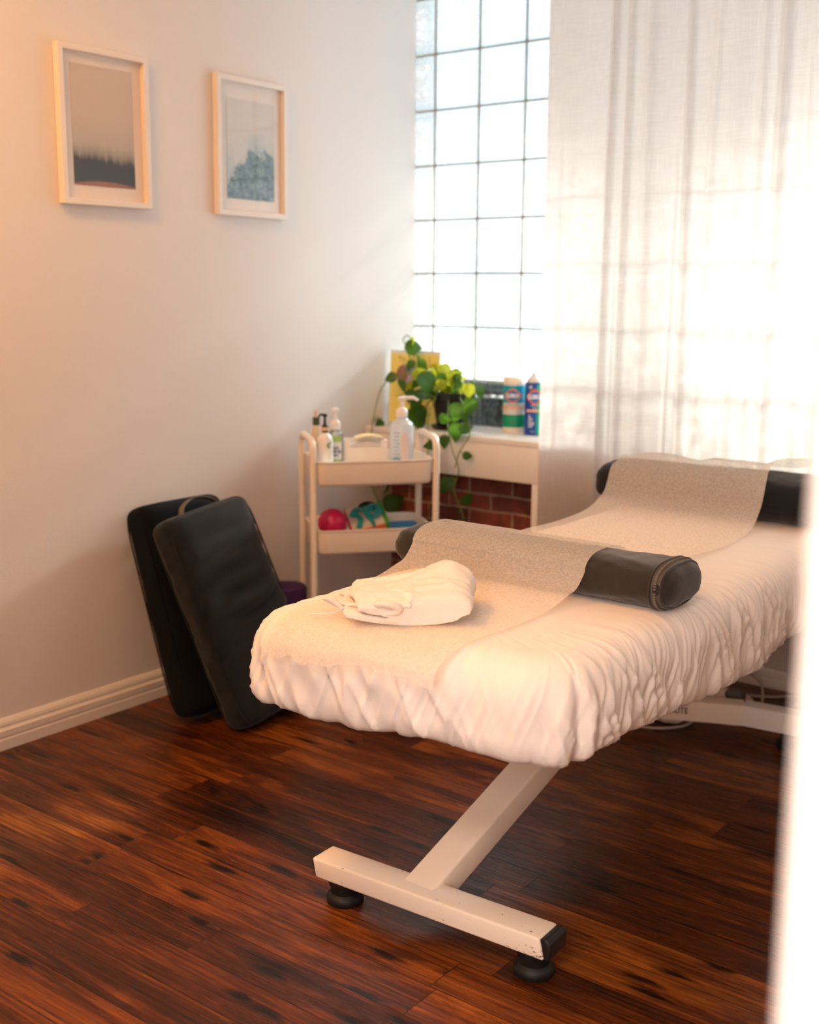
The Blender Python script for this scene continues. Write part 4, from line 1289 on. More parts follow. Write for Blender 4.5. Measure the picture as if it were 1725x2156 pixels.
# 3 white bottle with leaf print and black pump
p = on_cart(-0.160, -0.068, ZF)
b = thing('pump_bottle', 'white bottle with green leaf print and black pump, front left of the trolley', 'bottle', p)
b.scale = (1, 1, 1.2)
lathe('body', [(0.024, 0.0), (0.027, 0.003), (0.027, 0.085), (0.025, 0.098), (0.016, 0.108), (0.010, 0.111), (0.010, 0.114)], M['white_plastic'], b, sharp=70)
pp = pump(b, 0.113, 0.052, M['black_plastic'], 0.0085, -2.2, 0.022); pp['label'] = 'black pump'
cyl_label(b, 'band', 0.0115, 0.118, 0.128, 0, 2 * PI, mat('gold_band', (0.8, 0.55, 0.35), 0.3), e=0.0015)
av = toward(b)
M['leaf_ink'] = mat('leaf_green_ink', (0.12, 0.33, 0.07), 0.5)
for k, (a_, z_, l_, th) in enumerate(((0.35, 0.080, 0.014, 1.0), (0.5, 0.074, 0.012, 0.5), (0.55, 0.030, 0.012, 0.3), (0.4, 0.026, 0.012, 2.6), (0.65, 0.085, 0.012, 1.3))):
    vs, fs = [], []
    for q in range(13):
        t = q / 12; w = math.sin(PI * t) * 0.22
        for sg in (-1, 1):
            x = l_ * (t - 0.5) * math.cos(th) - sg * w * l_ * math.sin(th); y = l_ * (t - 0.5) * math.sin(th) + sg * w * l_ * math.cos(th)
            vs.append((0.0276 * math.cos(av + a_ + x / 0.027), 0.0276 * math.sin(av + a_ + x / 0.027), z_ + y))
    for q in range(12): fs.append((2 * q, 2 * q + 2, 2 * q + 3, 2 * q + 1))
    from_data('leaf_print', vs, fs, M['leaf_ink'], b)
cyl_label(b, 'flower_print', 0.027, 0.024, 0.031, av + 0.15, av + 0.40, mat('ochre_ink', (0.6, 0.3, 0.08), 0.5), e=0.0008)

# 4 beige bottle with dark green collar
M['beige_plastic'] = mat('beige_plastic', (0.70, 0.56, 0.42), 0.35)
p = on_cart(-0.168, 0.062, ZF)
b = thing('pump_bottle', 'beige bottle with dark green collar at the back left of the trolley', 'bottle', p)
b.scale = (1, 1, 1.35)
lathe('body', [(0.017, 0.0), (0.019, 0.003), (0.019, 0.080), (0.016, 0.096), (0.011, 0.106), (0.0105, 0.110)], M['beige_plastic'], b, sharp=70)
c_ = lathe('collar', [(0.0125, 0.108), (0.0125, 0.128)], mat('dark_green_plastic', (0.05, 0.075, 0.03), 0.4), b, n=20); c_['label'] = 'dark green collar'
lathe('nozzle', [(0.008, 0.128), (0.0075, 0.142), (0.006, 0.146)], M['beige_plastic'], b, n=16)

# napkin box
M['napkin'] = mat('napkin_paper', (0.86, 0.82, 0.80), 0.9, var=0.03, scale=40)
M['yellow_paper'] = mat('pale_yellow_paper', (0.86, 0.72, 0.42), 0.9, var=0.03)
nb = thing('napkin_box', 'low open white box of folded napkins in the middle of the top tray', 'box', on_cart(-0.008, 0.036, ZF), CA - 0.05)
nb.scale = (1, 0.78, 1.35)
M['box_white'] = mat('box_card', (0.92, 0.89, 0.85), 0.6)
bm = bmesh.new()
for lo, hi in (((-0.076, -0.058, 0), (0.076, 0.058, 0.004)), ((-0.076, -0.058, 0), (-0.071, 0.058, 0.072)), ((0.071, -0.058, 0), (0.076, 0.058, 0.072)), ((-0.071, 0.053, 0), (0.071, 0.058, 0.072)),
               ((-0.071, -0.058, 0), (0.071, -0.053, 0.055)), ((-0.071, -0.058, 0.055), (-0.052, -0.053, 0.072)), ((0.052, -0.058, 0.055), (0.071, -0.053, 0.072))):
    bm_box(bm, lo, hi)
from_bm('box', bm, M['box_white'], nb)
g6 = VN(400)
def wavy_sheet(name, x0, x1, y0, y1, zf, m, parent, th=0.006, nx=24, ny=12):
    vs = []
    for side_ in (0, 1):
        for i in range(nx):
            for j in range(ny):
                x = x0 + (x1 - x0) * i / (nx - 1); y = y0 + (y1 - y0) * j / (ny - 1)
                vs.append((x, y, zf(x, y) - side_ * th))
    fs = grid_faces(nx, ny) + [tuple(reversed(f)) for f in grid_faces(nx, ny, off=nx * ny)]
    N_ = nx * ny
    rim_ = [i * ny for i in range(nx)] + [(nx - 1) * ny + j for j in range(1, ny)] + [i * ny + ny - 1 for i in range(nx - 2, -1, -1)] + [j for j in range(ny - 2, 0, -1)]
    for a, b_ in zip(rim_, rim_[1:] + rim_[:1]): fs.append((a, b_, b_ + N_, a + N_))
    return from_data(name, vs, fs, m, parent)
npk = wavy_sheet('napkin_stack', -0.069, 0.069, -0.051, 0.051, lambda x, y: 0.064 + 0.004 * math.sin(x * 50 + 1), M['napkin'], None, th=0.058)
npk.location = nb.location; npk.rotation_euler = nb.rotation_euler; npk.scale = nb.scale
tag(npk, 'stack of white paper napkins filling the low white box', 'napkins')
npk['label'] = 'stack of white paper napkins filling the low white box'
ys = wavy_sheet('paper_sheet', -0.030, 0.066, -0.040, 0.045, lambda x, y: 0.0765 + 0.007 * math.cos((x - 0.018) * 32) , M['yellow_paper'], None, th=0.002)
ys.location = nb.location; ys.rotation_euler = nb.rotation_euler; ys.scale = nb.scale
tag(ys, 'pale yellow curved sheet lying on top of the napkins', 'paper')

# small blue and white wad in front of the milky bottle
M['aqua'] = mat('aqua_plastic', (0.12, 0.34, 0.42), 0.4)
cp = thing('bottle_cap', 'small aqua cap lying at the foot of the milky pump bottle', 'cap', on_cart(0.075, -0.108, ZF))
lathe('cap', [(0.014, 0.0), (0.015, 0.003), (0.015, 0.042), (0.010, 0.050), (0.003, 0.052)], M['aqua'], cp, n=20)

# ---- lower tray
M['ball'] = mat('magenta_rubber', (0.50, 0.004, 0.085), 0.35, var=0.05)
bl = thing('exercise_ball', 'deep pink ball at the left of the lower tray', 'ball', on_cart(-0.128, -0.02, ZFL))
vs, fs = lathe_data([(0.050 * math.sin(PI * k / 24) + 1e-5, 0.050 - 0.050 * math.cos(PI * k / 24)) for k in range(25)], 36)
from_data('ball', vs, fs, M['ball'], bl)
for nm_, x_ in (('seam', 0.0),):
    tube('seam', [(0.0502 * math.cos(2 * PI * k / 48), 0.0, 0.050 + 0.0502 * math.sin(2 * PI * k / 48)) for k in range(48)], 0.0006, M['ball'], bl, n=4, closed=True)

M['card'] = mat('grey_card', (0.62, 0.55, 0.50), 0.6, var=0.04)
M['box_green'] = mat('leaf_green_card', (0.05, 0.33, 0.03), 0.5)
M['box_red'] = mat('red_card', (0.50, 0.03, 0.03), 0.5)
M['box_orange'] = mat('orange_card', (0.80, 0.20, 0.08), 0.5)
bk = thing('product_box', 'flat card box with green and orange edges propped up in the lower tray', 'box', (0, 0, 0))
# box lies propped: width along trolley, tilted back
Bm = Matrix.Translation(on_cart(0.022, -0.02, ZFL + 0.056)) @ Matrix.Rotation(CA - 0.10, 4, 'Z') @ Matrix.Rotation(math.radians(16), 4, 'Y') @ Matrix.Rotation(math.radians(38), 4, 'X')
Bm = Matrix.Translation(on_cart(-0.004, 0.002, ZFL + 0.056)) @ Matrix.Rotation(CA - 0.05, 4, 'Z') @ Matrix.Rotation(math.radians(-13), 4, 'Y') @ Matrix.Rotation(math.radians(30), 4, 'X')
bk.matrix_world = Bm
box('card_box', (-0.066, -0.062, -0.012), (0.066, 0.062, 0.012), M['card'], bk, bev=0.001)
box('green_edge', (0.052, -0.0622, -0.0122), (0.0665, 0.0622, 0.0124), M['box_green'], bk)
box('red_edge', (-0.0668, -0.0624, -0.0123), (-0.062, 0.0622, 0.0122), M['box_red'], bk)
box('orange_edge', (-0.062, -0.0626, -0.0123), (0.052, -0.057, 0.0122), M['box_orange'], bk)
text_mesh('lettering', 'mini', 0.018, M['box_green'], bk, lambda x, y, z: (x - 0.005, y + 0.047, 0.0127), bold=0.001)
# teal stretch band in a loose knot on the box
M['teal'] = mat('teal_rubber', (0.010, 0.30, 0.33), 0.4, var=0.1, scale=20)
tb = thing('stretch_band', 'teal rubber stretch band tangled on top of the card box', 'exercise band', (0, 0, 0))
tb.matrix_world = Bm
def ribbon(name, pts, w, th, m, parent, tw=0.0):
    P_ = smooth_path(pts, 6)
    vs, fs = [], []
    for i, q in enumerate(P_):
        a = P_[max(0, i - 1)]; c__ = P_[min(len(P_) - 1, i + 1)]
        t = (c__ - a).normalized()
        s = t.cross(Vector((0, 0, 1)))
        if s.length < 0.1: s = Vector((1, 0, 0))
        s.normalize(); s = Matrix.Rotation(tw * i / len(P_), 3, t) @ s
        u = s.cross(t)
        for ds, du in ((-w, 0), (w, 0), (w, th), (-w, th)):
            vs.append(q + s * ds + u * du)
    n_ = len(P_)
    for i in range(n_ - 1):
        for k in range(4): fs.append((i * 4 + k, i * 4 + (k + 1) % 4, i * 4 + 4 + (k + 1) % 4, i * 4 + 4 + k))
    fs += [(0, 1, 2, 3), tuple(range((n_ - 1) * 4, n_ * 4))]
    return from_data(name, [tuple(v) for v in vs], fs, m, parent, smooth=False)
ribbon('band', [(-0.040, -0.055, 0.016), (-0.026, -0.020, 0.022), (-0.036, 0.015, 0.026), (-0.005, 0.028, 0.026), (0.012, -0.004, 0.040), (0.036, 0.014, 0.028), (0.052, -0.012, 0.022), (0.020, -0.022, 0.030), (-0.006, 0.0, 0.044), (0.010, -0.040, 0.024), (0.012, -0.066, 0.017)], 0.009, 0.0015, M['teal'], tb, tw=1.2)
ribbon('band', [(-0.050, 0.005, 0.018), (-0.030, 0.026, 0.030), (-0.002, 0.006, 0.038), (0.030, 0.020, 0.040), (0.048, 0.0, 0.030), (0.030, -0.020, 0.022), (0.0, -0.012, 0.018)], 0.010, 0.0015, M['teal'], tb, tw=-0.8)
bb = thing('stretch_band', 'black looped band lying behind the teal band on the card box', 'exercise band', (0, 0, 0))
bb.matrix_world = Bm
ribbon('band', [(-0.020, 0.034, 0.016), (0.0, 0.048, 0.024), (0.026, 0.046, 0.022), (0.042, 0.030, 0.018), (0.020, 0.030, 0.020), (-0.010, 0.038, 0.030)], 0.009, 0.002, M['black_rubber'], bb)
# blue mat lining the right half
M['blue_mat'] = mat('bright_blue_foam', (0.010, 0.19, 0.42), 0.7, var=0.05)
fm = box('foam_block', (-0.062, -0.100, 0.0), (0.062, 0.100, 0.024), M['blue_mat'], None, bev=0.004)
fm.location = on_cart(0.127, 0.0, ZFL); fm.rotation_euler = (0, 0, CA)
tag(fm, 'bright blue foam slab filling the right of the lower tray', 'foam')

# ------------------------------------------------------------------ purple roller
M['purple'] = mat('purple_foam', (0.075, 0.018, 0.12), 0.85, color2=(0.035, 0.008, 0.06), scale=30, bump=0.5, bscale=150)
pr = lathe('foam_roller', [(0.072, 0.0), (0.075, 0.004), (0.075, 0.292), (0.070, 0.300), (0.002, 0.3005)], M['purple'], None, n=40)
pr.location = (0.135, -0.885, 0.0)
tag(pr, 'upright purple foam roller on the floor beside the trolley', 'foam roller')

# ------------------------------------------------------------------ plant
M['pot'] = mat('black_pot', (0.006, 0.006, 0.007), 0.35, var=0.2)
M['pot_soil'] = mat('potting_soil', (0.02, 0.013, 0.009), 0.95, bump=0.8, bscale=60)
pt = thing('potted_plant', 'trailing green pothos in a black pot on the window shelf', 'plant', (0.310, -0.165, 0.787))
lathe('saucer', [(0.066, 0.0), (0.074, 0.004), (0.078, 0.014), (0.072, 0.014), (0.062, 0.006)], M['pot'], pt)
lathe('pot', [(0.052, 0.008), (0.056, 0.010), (0.076, 0.112), (0.084, 0.114), (0.086, 0.136), (0.080, 0.137), (0.074, 0.118), (0.070, 0.110)], M['pot'], pt, caps=True)
lathe('soil', [(0.060, 0.112), (0.077, 0.121), (0.040, 0.128), (0.001, 0.130)], M['pot_soil'], pt, n=24)
def leafmat(name, c, tl, rough=0.35):
    m, nt, out = newmat(name)
    p = nd(nt, 'ShaderNodeBsdfPrincipled', i_Roughness=rough)
    tc = nd(nt, 'ShaderNodeTexCoord'); n = nd(nt, 'ShaderNodeTexNoise', i_Scale=40.0, i_Detail=2.0)
    nt.links.new(tc.outputs['Object'], n.inputs['Vector'])
    mx = nd(nt, 'ShaderNodeMix', data_type='RGBA'); mx.inputs[6].default_value = c4(c); mx.inputs[7].default_value = c4([x * 0.7 for x in c])
    nt.links.new(n.outputs[0], mx.inputs[0]); nt.links.new(mx.outputs[2], p.inputs['Base Color'])
    t = nd(nt, 'ShaderNodeBsdfTranslucent'); t.inputs[0].default_value = c4(tl)
    b = nd(nt, 'ShaderNodeMixShader'); b.inputs[0].default_value = 0.42
    nt.links.new(p.outputs[0], b.inputs[1]); nt.links.new(t.outputs[0], b.inputs[2]); nt.links.new(b.outputs[0], out.inputs[0])
    return m
M['lf'] = leafmat('pothos_leaf', (0.035, 0.12, 0.022), (0.13, 0.30, 0.02))
M['lf_young'] = leafmat('pothos_young_leaf', (0.30, 0.38, 0.03), (0.95, 0.92, 0.05))
M['stem'] = mat('pothos_stem', (0.14, 0.24, 0.05), 0.5)
LV = [(0.146, -0.2, 1.108, 0.035, 70, 2), (0.159, -0.2, 1.082, 0.059, 0, 1), (0.177, -0.2, 1.038, 0.024, -90, 1), (0.14, -0.2, 1.023, 0.032, 150, 0), (0.206, -0.21, 1.015, 0.047, -60, 3), (0.141, -0.22, 1.008, 0.028, 120, 1), (0.08, -0.25, 0.968, 0.043, 200, 0), (0.145, -0.25, 0.94, 0.051, -60, 0), (0.171, -0.24, 0.937, 0.035, -90, 2), (0.22, -0.24, 0.99, 0.058, 10, 2), (0.279, -0.28, 0.957, 0.073, -70, 3), (0.23, -0.15, 1.005, 0.051, 30, 2), (0.266, -0.14, 0.995, 0.059, -40, 2), (0.333, -0.2, 0.978, 0.042, -80, 2), (0.35, -0.17, 0.977, 0.042, 20, 2), (0.319, -0.25, 0.953, 0.038, -90, 2), (0.243, -0.2, 0.993, 0.039, 100, 2), (0.465, -0.28, 0.941, 0.048, -80, 2), (0.473, -0.22, 0.934, 0.049, -70, 1), (0.491, -0.31, 0.889, 0.055, -100, 1), (0.443, -0.33, 0.866, 0.059, -110, 1), (0.396, -0.34, 0.841, 0.045, -20, 3), (0.204, -0.25, 0.87, 0.066, -90, 0), (0.192, -0.24, 0.826, 0.066, -80, 0), (0.265, -0.28, 0.918, 0.057, 0, 0), (0.226, -0.24, 0.84, 0.054, -60, 0), (0.217, -0.24, 0.804, 0.051, -90, 0), (0.484, -0.33, 0.813, 0.048, -20, 0), (0.44, -0.35, 0.793, 0.059, -100, 3), (0.327, -0.34, 0.742, 0.045, 200, 0), (0.393, -0.36, 0.757, 0.048, -80, 0), (0.046, -0.27, 0.814, 0.032, 20, 0), (0.036, -0.27, 0.785, 0.044, -110, 0), (0.253, -0.2, 0.974, 0.035, 60, 1), (0.372, -0.22, 0.951, 0.034, -120, 1), (0.301, -0.2, 0.969, 0.035, 140, 2), (0.277, -0.27, 0.888, 0.042, -100, 0), (0.195, -0.27, 0.906, 0.046, -110, 1), (0.146, -0.27, 0.907, 0.035, 200, 0), (0.484, -0.33, 0.854, 0.033, -60, 1), (0.495, -0.34, 0.719, 0.034, -10, 0), (0.413, -0.34, 0.605, 0.057, -120, 0), (0.508, -0.34, 0.569, 0.045, 50, 0), (0.464, -0.34, 0.483, 0.051, -100, 0), (0.068, -0.2, 0.488, 0.074, 20, 0), (0.030, -0.22, 0.539, 0.059, -110, 0)]
def heart(c, s, ang, yaw, pitch, roll=0.0):
    """heart-shaped leaf: stalk end behind, tip ahead; returns vertices and faces"""
    vs, fs = [], []
    nl, nw = 12, 6
    for i in range(nl + 1):
        t = i / nl
        w = 0.44 * (math.sin(PI * min(1, t * 1.15 + 0.12)) ** 0.75 if t < 0.76 else 0) if False else 0.46 * (max(0.0, math.sin(PI * (t ** 0.62)))) ** 0.8
        for j in range(-nw // 2, nw // 2 + 1):
            q = j / (nw / 2)
            x = (t - 0.5) + (0.10 * abs(q) ** 1.5 * -(1 - t) ** 3)
            y = q * w
            z = -0.28 * (t - 0.35) ** 2 + 0.16 * abs(q) * w - 0.05 * q * q
            vs.append(Vector((x * s, y * s, z * s)))
    R_ = Matrix.Rotation(yaw, 3, 'Z') @ Matrix.Rotation(-math.radians(ang), 3, 'Y') @ Matrix.Rotation(pitch, 3, 'X')
    vs = [R_ @ v + Vector(c) for v in vs]
    W_ = nw + 1
    for i in range(nl):
        for j in range(nw): fs.append((i * W_ + j, i * W_ + j + 1, (i + 1) * W_ + j + 1, (i + 1) * W_ + j))
    return vs, fs, vs[nw // 2]
rr_ = random.Random(5)
VSs = {0: ([], []), 1: ([], [])}
stems = []
O = Vector(pt.location)
yaw0 = math.radians(37.9)
for (x, y, z, s, ang, col) in LV:
    young = 1 if col == 2 else 0
    c = Vector((max(x, 0.045), max(y, -0.325) if z > 0.70 else y, z))
    sz = s * rr_.uniform(1.0, 1.15)
    vs_, fs_, root = heart(c - O, sz, ang, yaw0 + rr_.uniform(-0.35, 0.35), PI / 2 + rr_.uniform(-0.9, 0.5) if rr_.random() < 0.75 else rr_.uniform(-0.5, 0.5))
    A, B = VSs[young]
    b0 = len(A); A.extend(vs_); B.extend([tuple(q + b0 for q in f) for f in fs_])
    stems.append((root, z))
# extra fill leaves around the pot crown
for k in range(60):
    a = rr_.uniform(0, 2 * PI); r_ = rr_.uniform(0.03, 0.13)
    c = Vector((r_ * math.cos(a) * 1.1 - 0.04, r_ * math.sin(a) * 0.8 , rr_.uniform(0.10, 0.20)))
    if (c + O).y < -0.33 or (c + O).y > -0.03: continue
    vs_, fs_, root = heart(c, rr_.uniform(0.035, 0.055), rr_.uniform(-120, 60), rr_.uniform(0, 6.28), rr_.uniform(0.3, 2.2))
    A, B = VSs[1 if rr_.random() < 0.55 else 0]
    b0 = len(A); A.extend(vs_); B.extend([tuple(q + b0 for q in f) for f in fs_])
    stems.append((root, c.z + O.z))
fo = from_data('foliage', VSs[0][0], VSs[0][1], M['lf'], pt)
fo2 = from_data('young_foliage', VSs[1][0], VSs[1][1], M['lf_young'], pt)
fo2['label'] = 'bright yellow-green young leaves'
vines = [[(0.355, -0.25, 0.90), (0.40, -0.318, 0.83), (0.42, -0.335, 0.790), (0.443, -0.345, 0.733), (0.471, -0.345, 0.667), (0.451, -0.345, 0.597), (0.488, -0.345, 0.516), (0.503, -0.345, 0.462)],
         [(0.36, -0.2, 0.92), (0.46, -0.29, 0.87), (0.506, -0.33, 0.800), (0.474, -0.345, 0.735), (0.454, -0.345, 0.674)],
         [(0.27, -0.2, 0.92), (0.174, -0.22, 0.98), (0.112, -0.25, 0.975), (0.075, -0.29, 0.934), (0.063, -0.32, 0.836), (0.058, -0.33, 0.764), (0.045, -0.33, 0.688), (0.030, -0.30, 0.58), (0.040, -0.28, 0.517), (0.050, -0.26, 0.482), (0.045, -0.24, 0.434)],
         [(0.28, -0.17, 0.92), (0.20, -0.19, 0.98), (0.15, -0.2, 1.02), (0.124, -0.2, 1.075), (0.105, -0.2, 1.110), (0.125, -0.2, 1.125), (0.146, -0.2, 1.111)],
         [(0.30, -0.25, 0.92), (0.32, -0.325, 0.84), (0.34, -0.35, 0.76), (0.335, -0.35, 0.70)]]
vvs, vfs = [], []
def addtube(pts, r, taper=None):
    a, b = tube_data(pts, r, 7, taper=taper)
    o_ = len(vvs); vvs.extend(a); vfs.extend([tuple(q + o_ for q in f) for f in b])
for v in vines:
    q = smooth_path([Vector(p) - O for p in v], 5)
    addtube(q, 0.0022)
allv = [Vector(p) - O for v in vines for p in smooth_path([Vector(p) for p in v], 5)]
for root, z in stems:
    cands = [q for q in allv] + [Vector((0, 0, 0.13))]
    q = min(cands, key=lambda w: (w - root).length)
    if (q - root).length < 0.16:
        mid = (q + root) / 2 + Vector((0, 0, 0.012))
        addtube(smooth_path([q, mid, root], 4), 0.0013)
from_data('vine', vvs, vfs, M['stem'], pt)

# ------------------------------------------------------------------ yellow notice in a clear stand
M['yellow'] = mat('yellow_notice', (0.92, 0.79, 0.20), 0.5, var=0.03)
M['photo'] = mat('notice_photo', (0.75, 0.70, 0.68), 0.5, color2=(0.05, 0.10, 0.25), scale=38)
M['photo2'] = mat('notice_photo_figure', (0.12, 0.04, 0.03), 0.5, color2=(0.45, 0.25, 0.18), scale=50)
M['grey_ink'] = mat('brown_grey_ink', (0.18, 0.13, 0.04), 0.6)
ns = thing('notice_stand', 'yellow printed notice standing upright on the shelf behind the plant', 'notice', (0.124, -0.150, 0.787), math.radians(8))
hw_ = 0.106
ns.rotation_euler = (math.radians(-4), 0, math.radians(10))
ns.location = (0.127, -0.168, 0.788)
box('stand', (-hw_ - 0.003, 0.0, 0.0), (hw_ + 0.003, 0.003, 0.282), M['clear'], ns)
box('stand_foot', (-hw_ - 0.003, 0.003, 0.0), (hw_ + 0.003, 0.07, 0.003), M['clear'], ns)
box('paper_margin', (-hw_, -0.0012, 0.003), (hw_, -0.0004, 0.279), M['white_label'], ns)
box('notice', (-hw_ + 0.004, -0.0022, 0.007), (hw_ - 0.004, -0.0014, 0.266), M['yellow'], ns)
lathe('round_photo', [(0.046, 0), (0.046, 0.0008)], M['photo'], ns, n=40, M=Matrix.Translation((-0.032, -0.0023, 0.185)) @ Matrix.Rotation(PI / 2, 4, 'X'))
lathe('photo_figure', [(0.024, 0), (0.024, 0.0006)], M['photo2'], ns, n=30, M=Matrix.Translation((-0.052, -0.0032, 0.190)) @ Matrix.Scale(1.4, 4, (0, 0, 1)) @ Matrix.Rotation(PI / 2, 4, 'X'))
text_mesh('lettering', 'Thi', 0.030, M['grey_ink'], ns, lambda x, y, z: (x - 0.055, -0.0026, y + 0.245), bold=-0.0002, xs=0.8)
text_mesh('lettering', 'l', 0.030, M['grey_ink'], ns, lambda x, y, z: (x + 0.062, -0.0026, y + 0.245), xs=0.8)
for k in range(7):
    box('text_line', (-0.03 + 0.01 * (k % 3), -0.0030, 0.112 - k * 0.012), (0.08 - 0.012 * (k % 2), -0.0023, 0.1145 - k * 0.012), M['grey_ink'], ns)

# ------------------------------------------------------------------ disinfectant containers
M['teal_lab'] = mat('turquoise_label', (0.0, 0.36, 0.50), 0.35, var=0.08)
M['green_lab'] = mat('sea_green_label', (0.0, 0.30, 0.14), 0.35, var=0.1, scale=30)
M['pale_lab'] = mat('pale_label', (0.70, 0.66, 0.60), 0.4, color2=(0.50, 0.58, 0.55), scale=40)
M['cream_cap'] = mat('cream_plastic', (0.86, 0.80, 0.70), 0.35)
M['royal'] = mat('royal_blue_label', (0.004, 0.055, 0.34), 0.3, var=0.05)
M['orange_red'] = mat('orange_red_ink', (0.80, 0.14, 0.02), 0.4)
M['white_ink'] = mat('white_ink', (0.90, 0.90, 0.92), 0.4)
M['blue_ink2'] = mat('blue_logo_ink', (0.01, 0.16, 0.50), 0.4)
M['peach'] = mat('peach_band', (0.80, 0.42, 0.28), 0.4)
def diamond(parent, r, zc, ac, w, h, m, e, k=1.0, name='logo'):
    """pointed-oval emblem wrapped on the cylinder"""
    vs, fs = [], []
    n_ = 40
    vs.append(((r + e) * math.cos(ac), (r + e) * math.sin(ac), zc))
    ring = 4
    idx = []
    for q in range(1, ring + 1):
        row = []
        for j in range(n_):
            a = 2 * PI * j / n_
            ca, sa = math.cos(a), math.sin(a)
            rad = 1 / (abs(ca) ** 1.25 + abs(sa) ** 1.25) ** (1 / 1.25)
            x = w * rad * ca * q / ring * k; y = h * rad * sa * q / ring * k
            row.append(len(vs)); vs.append(((r + e) * math.cos(ac + x / r), (r + e) * math.sin(ac + x / r), zc + y))
        idx.append(row)
    for j in range(n_): fs.append((0, idx[0][j], idx[0][(j + 1) % n_]))
    for q in range(ring - 1):
        for j in range(n_): fs.append((idx[q][j], idx[q + 1][j], idx[q + 1][(j + 1) % n_], idx[q][(j + 1) % n_]))
    return from_data(name, vs, fs, m, parent)
# wipes canister
R1 = 0.0385
wc = thing('wipes_canister', 'turquoise and green labelled wipes canister on the shelf, left of the blue can', 'canister', (0.537, -0.100, 0.787))
lathe('body', [(R1 - 0.002, 0), (R1, 0.003), (R1, 0.178)], M['cream_cap'], wc, n=40)
lathe('lid', [(R1 + 0.001, 0.1785), (R1 + 0.001, 0.196), (R1 - 0.004, 0.201), (0.012, 0.203)], M['cream_cap'], wc, n=40)
av = toward(wc)
for z0, z1, mm in ((0.020, 0.066, 'green_lab'), (0.066, 0.108, 'pale_lab'), (0.108, 0.171, 'teal_lab')):
    cyl_label(wc, 'label', R1, z0, z1, av - 1.9, av + 1.9, M[mm], n=40)
cyl_label(wc, 'label_band', R1, 0.086, 0.094, av - 1.5, av + 1.5, M['peach'], e=0.0010)
ac = av - 0.12
diamond(wc, R1, 0.134, ac, 0.037, 0.026, M['orange_red'], 0.0012)
diamond(wc, R1, 0.134, ac, 0.030, 0.0195, M['blue_ink2'], 0.0018)
cyl_text(wc, 'CLOROX', R1, 0.134, 0.0185, M['white_ink'], ac, bold=0.0011, xs=0.66, e=0.0026)
cyl_text(wc, 'disinfecting wipes', R1, 0.100, 0.008, M['grey_ink'], ac, xs=0.8, e=0.0016)
# aerosol can
R2 = 0.0315
sc_ = thing('aerosol_can', 'royal blue disinfectant spray can on the shelf beside the curtain edge', 'spray can', (0.632, -0.118, 0.787))
lathe('body', [(R2 - 0.002, 0), (R2, 0.003), (R2, 0.182), (R2 - 0.004, 0.186)], M['royal'], sc_, n=40)
M['cap_grey'] = mat('grey_white_cap', (0.72, 0.68, 0.64), 0.4)
lathe('cap', [(R2 - 0.005, 0.1865), (R2 - 0.006, 0.194), (R2 - 0.014, 0.204), (0.012, 0.208), (0.010, 0.209), (0.008, 0.219), (0.003, 0.222)], M['cap_grey'], sc_, n=32)
av = toward(sc_)
M['green_stripe'] = mat('emerald_stripe', (0.0, 0.45, 0.30), 0.35)
cyl_label(sc_, 'side_stripe', R2, 0.004, 0.181, av + 0.35, av + 1.6, M['green_stripe'])
cyl_label(sc_, 'label_band', R2, 0.083, 0.092, av - 0.8, av + 1.2, M['peach'], e=0.0012)
ac = av + 0.15
diamond(sc_, R2, 0.136, ac, 0.031, 0.029, M['orange_red'], 0.0016)
diamond(sc_, R2, 0.136, ac, 0.0255, 0.0215, M['blue_ink2'], 0.0022)
cyl_text(sc_, 'CLOROX', R2, 0.136, 0.020, M['white_ink'], ac, bold=0.0011, xs=0.60, e=0.0032)
cyl_text(sc_, 'disinfecting', R2, 0.107, 0.009, M['white_ink'], ac, xs=0.75, e=0.0016)
cyl_text(sc_, 'spray', R2, 0.098, 0.008, M['white_ink'], ac, xs=0.75, e=0.0016)
for k, w in enumerate((0.10, 0.14, 0.2, 0.28, 0.16, 0.34, 0.36, 0.28, 0.22)):
    cyl_label(sc_, 'print_line', R2, 0.070 - k * 0.0052, 0.073 - k * 0.0052, av - 0.55, av - 0.55 + w * 2, M['pale_lab'], n=8, e=0.001)
cyl_text(sc_, '19 OZ', R2, 0.013, 0.007, M['white_ink'], av - 0.1, xs=0.8, e=0.0016)
diamond(sc_, R2, 0.170, av - 0.35, 0.006, 0.006, M['pale_lab'], 0.0012, name='round_mark')

# ------------------------------------------------------------------ under the head end: pedal, bag, cables
M['cable_m'] = mat('grey_cable', (0.50, 0.44, 0.40), 0.5)
fp = thing('foot_pedal', 'pale round-nosed foot pedal on the floor behind the rear base bar', 'foot pedal', (1.532, -0.375, 0.0), 0.3)
fp.scale = (1, 1, 1.3)
M['pedal'] = mat('pale_pink_plastic', (0.72, 0.54, 0.48), 0.5)
M['pedal_pad'] = mat('grey_rubber_pad', (0.10, 0.10, 0.09), 0.7)
vs, fs = [], []
prof_ = [(0.075, 0.0), (0.078, 0.006), (0.076, 0.030), (0.062, 0.055), (0.035, 0.070), (0.001, 0.074)]
vs, fs = lathe_data(prof_, 36)
vs = [(x * 1.0, y * 0.75, z) for x, y, z in vs]
from_data('housing', vs, fs, M['pedal'], fp)
pd_ = lathe('pad', [(0.030, 0.055), (0.032, 0.070), (0.024, 0.078), (0.001, 0.079)], M['pedal_pad'], fp, n=24, c=(0.012, -0.02, 0)); pd_['label'] = 'dark grey rubber pad'
def cable(name, label, pts, r):
    o_ = tube(name, smooth_path(pts, 8), r, M['cable_m'], None, n=8)
    return tag(o_, label, 'cable')
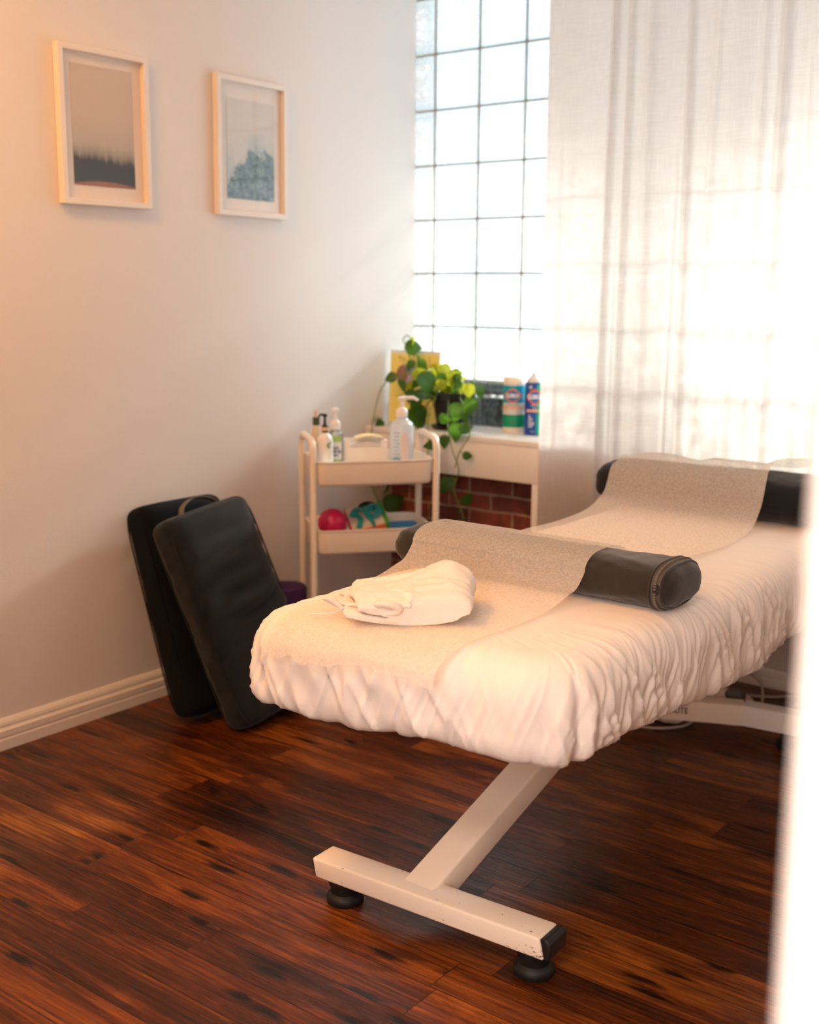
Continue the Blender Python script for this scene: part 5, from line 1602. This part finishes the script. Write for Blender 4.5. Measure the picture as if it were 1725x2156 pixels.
cable('power_cable', 'grey cable looping on the floor in front of the rear base bar', [(1.27, -0.70, 0.005), (1.34, -0.625, 0.005), (1.385, -0.605, 0.005), (1.425, -0.570, 0.005), (1.452, -0.52, 0.005), (1.448, -0.46, 0.005), (1.41, -0.42, 0.005)], 0.0045)
cable('power_cable', 'pale cable running along the floor below the back wall', [(1.43, -0.16, 0.005), (1.50, -0.14, 0.005), (1.56, -0.11, 0.005), (1.62, -0.06, 0.005), (1.75, -0.05, 0.005), (2.0, -0.10, 0.005)], 0.0045)
cable('power_cable', 'grey cable arching down behind the outer end of the rear bar', [(1.40, -0.10, 0.05), (1.47, -0.09, 0.060), (1.53, -0.13, 0.045), (1.57, -0.22, 0.012), (1.60, -0.32, 0.005), (1.62, -0.40, 0.005)], 0.0045)
# crumpled white bag
g7, g8 = VN(501), VN(502)
vs, fs = lathe_data([(0.048 * math.sin(PI * k / 20) + 1e-4, 0.026 - 0.026 * math.cos(PI * k / 20)) for k in range(21)], 40)
vv = []
for x, y, z in vs:
    a = math.atan2(y, x)
    f = 1 + 0.22 * float(g7(a * 2.2 + 9, z * 60)) + 0.10 * float(g8(a * 6 + 20, z * 150))
    vv.append((x * f * 1.25, y * f * 0.8, max(0.0005, z * (1 + 0.2 * float(g8(x * 60 + 40, y * 60 + 40))))))
M['bag'] = mat('crumpled_white_paper', (0.72, 0.62, 0.52), 0.6)
bg_ = from_data('paper_bag', vv, fs, M['bag'], None, smooth=False)
bg_.location = (1.385, -0.520, 0.0)
tag(bg_, 'crumpled pale paper bag on the floor under the rear base bar', 'bag')

# ------------------------------------------------------------------ ceiling lamps (out of frame)
M['lamp_shade'] = mat('lamp_opal', (0.9, 0.85, 0.8), 0.4)
for nm, lb, c, r in (('ceiling_light', 'round flush ceiling light of the treatment room', (0.75, -2.75, CH), 0.24), ('ceiling_light', 'wide round ceiling light in the hall', (2.7, -4.25, CH), 0.33)):
    t = thing(nm, lb, 'light', c)
    lathe('housing', [(r, -0.045), (r, -0.0005), (r * 0.9, -0.0004)], M['lamp_shade'], t, caps=False)
    lathe('backplate', [(0.001, -0.004), (r * 0.99, -0.004)], M['lamp_shade'], t, caps=False)
